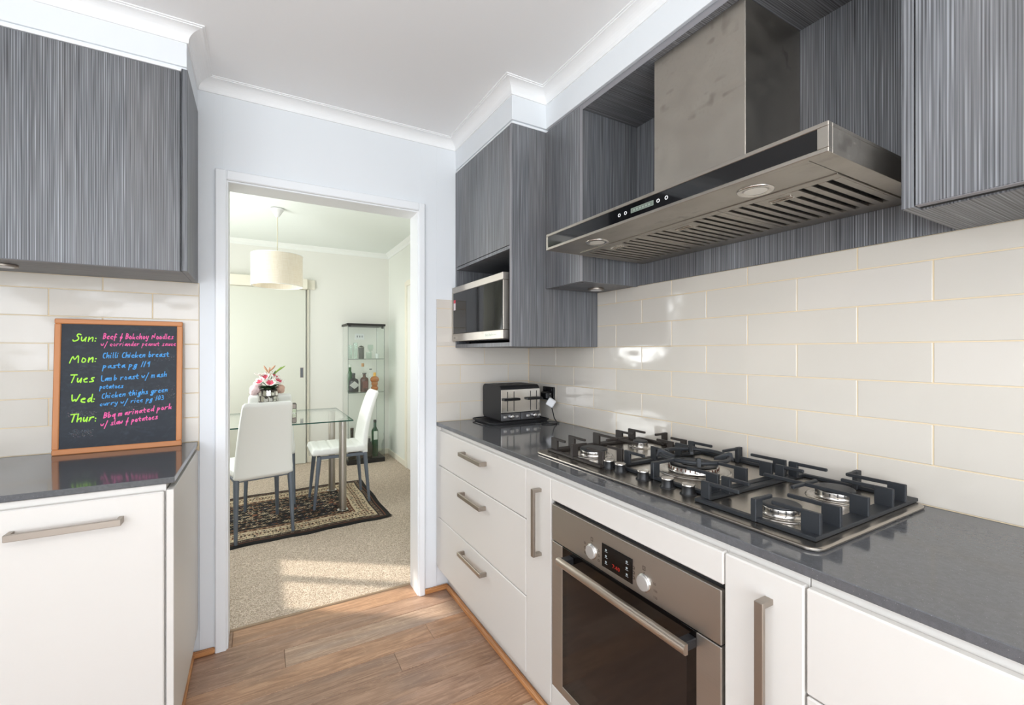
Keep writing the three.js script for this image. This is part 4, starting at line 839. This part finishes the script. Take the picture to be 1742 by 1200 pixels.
// flowers in a mirrored pot, and a mosaic candle box on the table
{
  const x = -1.338, z = -1.76, y0 = .752;
  const t = thing('flower_pot', 'mirror-mosaic pot holding the flowers on the glass table', 'pot', [x, y0, z]);
  const facets = [], rr = rng(17);
  part(t, 'pot_body', lathe([[0, 0], [.069, 0], [.07, .003], [.07, .225], [.066, .228], [.064, .222], [.064, .19], [0, .19]], x, y0 + .0005, z, 24), S({ color: '#4a4440', metalness: .5, roughness: .35 }));
  for (let j = 0; j < 5; j++) for (let i = 0; i < 14; i++) { const tall = .04 + rr() * .006, g = cbox(-.0138, .0138, 0, tall * .95, 0, .0028, .001).rotateZ((rr() - .5) * .5).rotateX((rr() - .5) * .3).translate(0, .002 + j * .0445, .0695).rotateY((i + (j % 2) * .5) / 14 * Math.PI * 2).translate(x, y0 + .001, z); facets.push(g); }
  const mir = S({ color: '#d8d5d0', metalness: 1, roughness: .08 });
  facets.forEach((g) => part(t, 'mosaic_tile', g, mir));
  const f = thing('flower_arrangement', 'pink and white flowers with dark green leaves in the mirrored pot', 'flowers', [x, y0 + .2, z]);
  const y = y0 + .225, petal = (cx, cy, cz, n, len, w, up, spin) => Array.from({ length: n }, (_, k) => new THREE.SphereGeometry(1, 10, 6).scale(w, .0035, len / 2).translate(0, 0, len / 2).rotateX(-up).rotateY(spin + k / n * Math.PI * 2).translate(cx, cy, cz));
  const lean = (gs, dx, dy, dz) => gs.map((g) => g.rotateX(.75).rotateY(Math.atan2(dx, dz)).translate(x + dx, y + dy, z + dz));
  const pal = { pale: S({ color: '#efd3d6', roughness: .7 }), pink: S({ color: '#d95a70', roughness: .6 }), white: S({ color: '#f1ece6', roughness: .6 }), leaf: S({ color: '#2f4a2a', roughness: .6 }), bud: S({ color: '#c99a7c', roughness: .6 }), lime: S({ color: '#8fae4f', roughness: .6 }) };
  part(f, 'stem', [[-.1, .03], [-.04, .06], [.03, .08], [.09, .03], [.0, .12], [.05, .15]].map(([dx, dy]) => tube([[x, y - .03, z], [x + dx * .4, y + dy * .6, z], [x + dx, y + dy, z + .02]], .003, 10, 6)), pal.leaf);
  part(f, 'leaf', Array.from({ length: 26 }, (_, k) => { const a = k / 13 * 6.28; return new THREE.SphereGeometry(1, 8, 5).scale(.024, .003, .045).translate(0, 0, .045).rotateX(.2 - rr() * .55).rotateY(a).translate(x, y + .004 + .03 * rr(), z); }), pal.leaf);
  const ball = (cx, cy, cz, q, n) => Array.from({ length: n }, (_, k) => { // a full round bloom: petals set all over a ball
    const yy = 1 - 1.7 * (k + .5) / n, rad = Math.sqrt(1 - Math.min(1, yy * yy)), a = k * 2.39996, d = V(rad * Math.cos(a), yy, rad * Math.sin(a));
    return new THREE.SphereGeometry(1, 8, 6).scale(q * .4, q * .46, q * .1).applyQuaternion(new THREE.Quaternion().setFromUnitVectors(V(0, 0, 1), d)).rotateY((rr() - .5) * .3).translate(cx + d.x * q * .7, cy + d.y * q * .6, cz + d.z * q * .7); });
  for (const [dx, dy, dz, q] of [[-.092, .01, .03, .045], [-.075, .045, .02, .038], [-.1, -.018, -.01, .036], [.085, .012, .02, .036], [.09, -.012, -.01, .03]]) part(f, 'flower', ball(x + dx, y + dy, z + dz, q, 34), dx < 0 ? pal.pale : S({ color: '#d9b3a2', roughness: .7 }), 'pale many-petalled bloom');
  for (const [dx, dy, dz] of [[-.05, .055, .05], [.008, .045, .07], [.058, .06, .045], [-.02, .085, .03], [.035, .09, .02]]) { const w = part(f, 'flower', lean(petal(0, 0, 0, 6, .055, .017, .65, dx * 40), dx, dy, dz), pal.white, 'white lily with a deep pink heart'); part(w, 'flower_heart', lean(petal(0, .003, 0, 6, .036, .0115, .72, dx * 40), dx, dy, dz), pal.pink); }
  part(f, 'flower', petal(x - .06, y + .11, z + .02, 6, .05, .012, .5, 1), pal.white);
  for (const [dx, dy, a] of [[-.018, .165, -.5], [.005, .15, .2], [.03, .17, .7]]) part(f, 'bud', [new THREE.SphereGeometry(1, 10, 8).scale(.007, .03, .007).rotateZ(-a).translate(x + dx, y + dy, z + .01), rod([x, y + .09, z], [x + dx, y + dy - .02, z + .01], .002)], pal.bud);
  part(f, 'leaf', [.75, .95].map((a, k) => new THREE.SphereGeometry(1, 8, 6).scale(.006, .05, .004).rotateZ(-a).translate(x + .06 + k * .02, y + .145 + k * .015, z + .01)), pal.lime, 'pale green spike leaf');
  const b = thing('candle_box', 'small square mirror-mosaic candle box behind the nearest chair', 'candle holder', [-1.2, y0, -1.43]);
  part(b, 'box_body', cbox(-1.245, -1.162, y0 + .0005, y0 + .14, -1.475, -1.392, .002), S({ color: '#3a332f', metalness: .4, roughness: .4 }));
  for (let j = 0; j < 4; j++) for (let i = 0; i < 3; i++) for (const s of [0, 1]) {
    const g = s ? cbox(-1.2435 + i * .027, -1.2435 + i * .027 + .0245, y0 + .004 + j * .034, y0 + .035 + j * .034, -1.3925, -1.39, .001) : cbox(-1.1625, -1.16, y0 + .004 + j * .034, y0 + .035 + j * .034, -1.4735 + i * .027, -1.449 + i * .027, .001);
    part(b, 'mosaic_tile', g, (i + j + s) % 3 ? mir : S({ color: '#7d756e', metalness: .8, roughness: .3 }));
  }
}
// glass display cabinet with its glasses and bottles
{
  const x0 = -.53, x1 = -.128, z0 = -3.355, z1 = -2.985, t = thing('display_cabinet', 'tall narrow glass display cabinet with black top and base in the corner', 'display cabinet', [-.33, .002, -3.17]);
  const bk = S({ color: '#1c1917', roughness: .5 });
  part(t, 'base', cbox(x0 - .008, x1 + .008, .0025, .05, z0, z1 + .006, .002), bk);
  part(t, 'top', cbox(x0 - .012, x1 + .012, 1.578, 1.602, z0, z1 + .01, .002), bk);
  part(t, 'side_pane', cbox(x0, x0 + .004, .05, 1.578, z0, z1 - .006, .0006), M.greenglass); part(t, 'side_pane', cbox(x1 - .004, x1, .05, 1.578, z0, z1 - .006, .0006), M.greenglass);
  part(t, 'glass_door', cbox(x0, x1, .055, 1.573, z1 - .004, z1, .0006), M.greenglass);
  const eg = S({ color: '#2f443b', roughness: .3 });
  part(t, 'glass_edge', [cbox(x0 - .0015, x0 + .0015, .05, 1.578, z1 - .005, z1 + .0005, .0003), cbox(x1 - .0015, x1 + .0015, .05, 1.578, z1 - .005, z1 + .0005, .0003), cbox(x1 - .005, x1 - .0035, .05, 1.578, z0, z0 + .003, .0003), cbox(x0 + .0035, x0 + .005, .05, 1.578, z0, z0 + .003, .0003)], eg);
  for (const y of [1.194, .81]) { const s = part(t, 'shelf', cbox(x0 + .005, x1 - .005, y, y + .006, z0 + .005, z1 - .012, .0006), M.greenglass); part(s, 'shelf_edge', cbox(x0 + .005, x1 - .005, y + .0005, y + .0055, z1 - .0125, z1 - .011, .0003), eg); }
  part(t, 'hinge', [cbox(x1 - .03, x1 - .006, 1.55, 1.578, z1 - .02, z1 - .006, .002), cbox(x0 + .006, x0 + .03, 1.566, 1.578, z1 - .02, z1 - .006, .002)], bk);
  const glassAt = (name, label, prof, x, y, z, mat, group) => { const o = thing(name, label, name.includes('mug') ? 'mug' : 'glass', [x, y, z], group); part(o, 'bowl', lathe(prof, x, y + .0003, z, 20), mat); return o; };
  const tum = (r, h) => [[0, 0], [r * .92, 0], [r, h], [r - .003, h], [r * .92 - .003, .008], [0, .008]];
  const Y1 = 1.2, Y2 = .816, Y3 = .05;
  glassAt('drinking_glass', 'tall straight beer glass at the left end of the top shelf', tum(.028, .155), -.49, Y1, -3.09, M.drinkware);
  glassAt('drinking_glass', 'tallest slender beer glass, second from left on the top shelf', tum(.026, .185), -.435, Y1, -3.07, M.drinkware);
  const st = glassAt('beer_mug', 'dark patterned glass tankard with handle in the middle of the top shelf', tum(.033, .13), -.37, Y1, -3.08, P({ color: '#8c8a84', roughness: .15, transmission: .7, thickness: 0 }));
  part(st, 'handle', new THREE.TorusGeometry(.03, .005, 8, 20, Math.PI).rotateZ(-Math.PI / 2).translate(-.338, Y1 + .065, -3.08), M.clear);
  part(st, 'lid', lathe([[.034, .13], [.032, .14], [.01, .15], [0, .152]], -.37, Y1, -3.08, 20), M.alu);
  glassAt('wine_glass', 'stemmed glass at the back of the top shelf', [[0, 0], [.03, .001], [.004, .008], [.004, .07], [.03, .1], [.036, .13], [.03, .165], [.028, .165], [.033, .13], [0, .075]], -.24, Y1, -3.2, M.drinkware);
  glassAt('drinking_glass', 'low wide tumbler in the middle of the top shelf', tum(.035, .075), -.285, Y1, -3.06, M.drinkware);
  glassAt('shot_glass', 'little square white shot glass at the right of the top shelf', tum(.022, .058), -.195, Y1, -3.05, S({ color: '#e4e8e6', roughness: .3 }));
  const bottle = (label, prof, x, y, z, mat, cap, lab) => {
    const o = thing('bottle', label, 'bottle', [x, y, z]); part(o, 'body', lathe(prof, x, y + .0003, z, 22), mat);
    const top = prof[prof.length - 1][1]; if (cap) part(o, 'cap', disc(cap[1], cap[2], x, y + top - .002, z, 16), S({ color: cap[0], roughness: .4 }));
    if (lab) part(o, 'label', lab, S({ color: lab.tint ?? '#ddd', roughness: .6 }));
    return o;
  };
  const dark = P({ color: '#1d1a19', roughness: .15 }), brown = P({ color: '#4f2a1d', roughness: .15 }), green = P({ color: '#2f7a35', roughness: .1, transmission: .55, thickness: 0 });
  const squat = [[0, 0], [.05, 0], [.054, .006], [.054, .125], [.045, .145], [.02, .158], [.017, .165], [.017, .2], [0, .2]];
  const diamond = cbox(-.034, .034, -.034, .034, 0, .003, .001).rotateZ(Math.PI / 4).scale(1.15, .92, 1).translate(-.45, Y2 + .082, -3.045); diamond.tint = '#c9c7c2';
  bottle('squat black bottle with a pale diamond label on the middle shelf', squat, -.45, Y2, -3.1, dark, ['#1a1a1a', .018, .02], diamond);
  bottle('green glass bottle behind the squat black one on the middle shelf', [[0, 0], [.035, 0], [.037, .006], [.037, .19], [.015, .235], [.014, .285], [0, .285]], -.47, Y2, -3.22, green, ['#e8eadf', .015, .03]);
  const bl = cbox(-.028, .028, 0, .085, 0, .002, .0006).translate(-.33, Y2 + .04, -3.0535); bl.tint = '#6b3a2b';
  bottle('brown bottle with a reddish label in the middle of the middle shelf', [[0, 0], [.043, 0], [.046, .005], [.046, .14], [.04, .158], [.017, .172], [.016, .205], [0, .205]], -.33, Y2, -3.1, brown, ['#2a2422', .024, .014], bl);
  bottle('clear bottle with a cork stopper behind the brown one', [[0, 0], [.035, 0], [.036, .2], [.016, .24], [.015, .29], [0, .29]], -.325, Y2, -3.22, M.clear, ['#c08a52', .016, .04]);
  bottle('slim clear bottle with a dark cap at the back of the middle shelf', [[0, 0], [.022, 0], [.023, .19], [.013, .215], [.013, .25], [0, .25]], -.235, Y2, -3.22, M.clear, ['#3a3a38', .016, .014]);
  { const o = thing('bottle', 'amber figure-shaped bottle with round head and yellow cap on the middle shelf', 'bottle', [-.215, Y2, -3.09]), am = P({ color: '#d98a2b', roughness: .12, transmission: .5, thickness: 0 });
    part(o, 'body', [new THREE.SphereGeometry(.042, 20, 14).scale(1, .82, .8).translate(-.215, Y2 + .0352, -3.09), new THREE.SphereGeometry(.038, 20, 14).translate(-.215, Y2 + .09, -3.09), new THREE.SphereGeometry(.05, 20, 14).scale(1, .85, .8).translate(-.215, Y2 + .138, -3.09)], am);
    part(o, 'cap', disc(.016, .045, -.215, Y2 + .175, -3.09, 16), S({ color: '#e6a91e', roughness: .4 })); }
  bottle('dark slender bottle at the left on the floor of the cabinet', [[0, 0], [.042, 0], [.044, .1], [.02, .16], [.016, .25], [.018, .33], [0, .335]], -.47, Y3, -3.09, dark, ['#3a2620', .019, .02]);
  solo('gift_box', 'dark brown bottle carton on the floor of the cabinet', 'box', cbox(-.41, -.33, Y3 + .0005, Y3 + .33, -3.17, -3.09, .002), S({ color: '#4a3832', roughness: .6 }), [-.37, Y3, -3.13]);
  const gl = cbox(-.022, .022, 0, .1, 0, .002, .0006).translate(-.21, Y3 + .2, -3.06); gl.tint = '#dfe3dc';
  bottle('tall dark green bottle with a white label on the floor of the cabinet', [[0, 0], [.037, 0], [.039, .3], [.016, .345], [.015, .4], [0, .4]], -.21, Y3, -3.1, P({ color: '#12462c', roughness: .12 }), ['#1a1a1a', .017, .03], gl);
  bottle('black bottle with silver marks at the front of the cabinet floor', [[0, 0], [.037, 0], [.04, .14], [.018, .185], [.016, .23], [0, .23]], -.29, Y3, -3.04, dark, ['#b9b5ae', .018, .02]);
  bottle('grey glass decanter at the right of the cabinet floor', [[0, 0], [.04, 0], [.045, .1], [.03, .15], [.014, .18], [.014, .22], [0, .22]], -.2, Y3, -3.22, P({ color: '#8a9094', roughness: .08, transmission: .7, thickness: 0 }), ['#7a7a78', .02, .03]);
}
scene.traverse((o) => { if (o.isMesh) { o.castShadow = true; o.receiveShadow = true; } });
renderer.render(scene, camera);
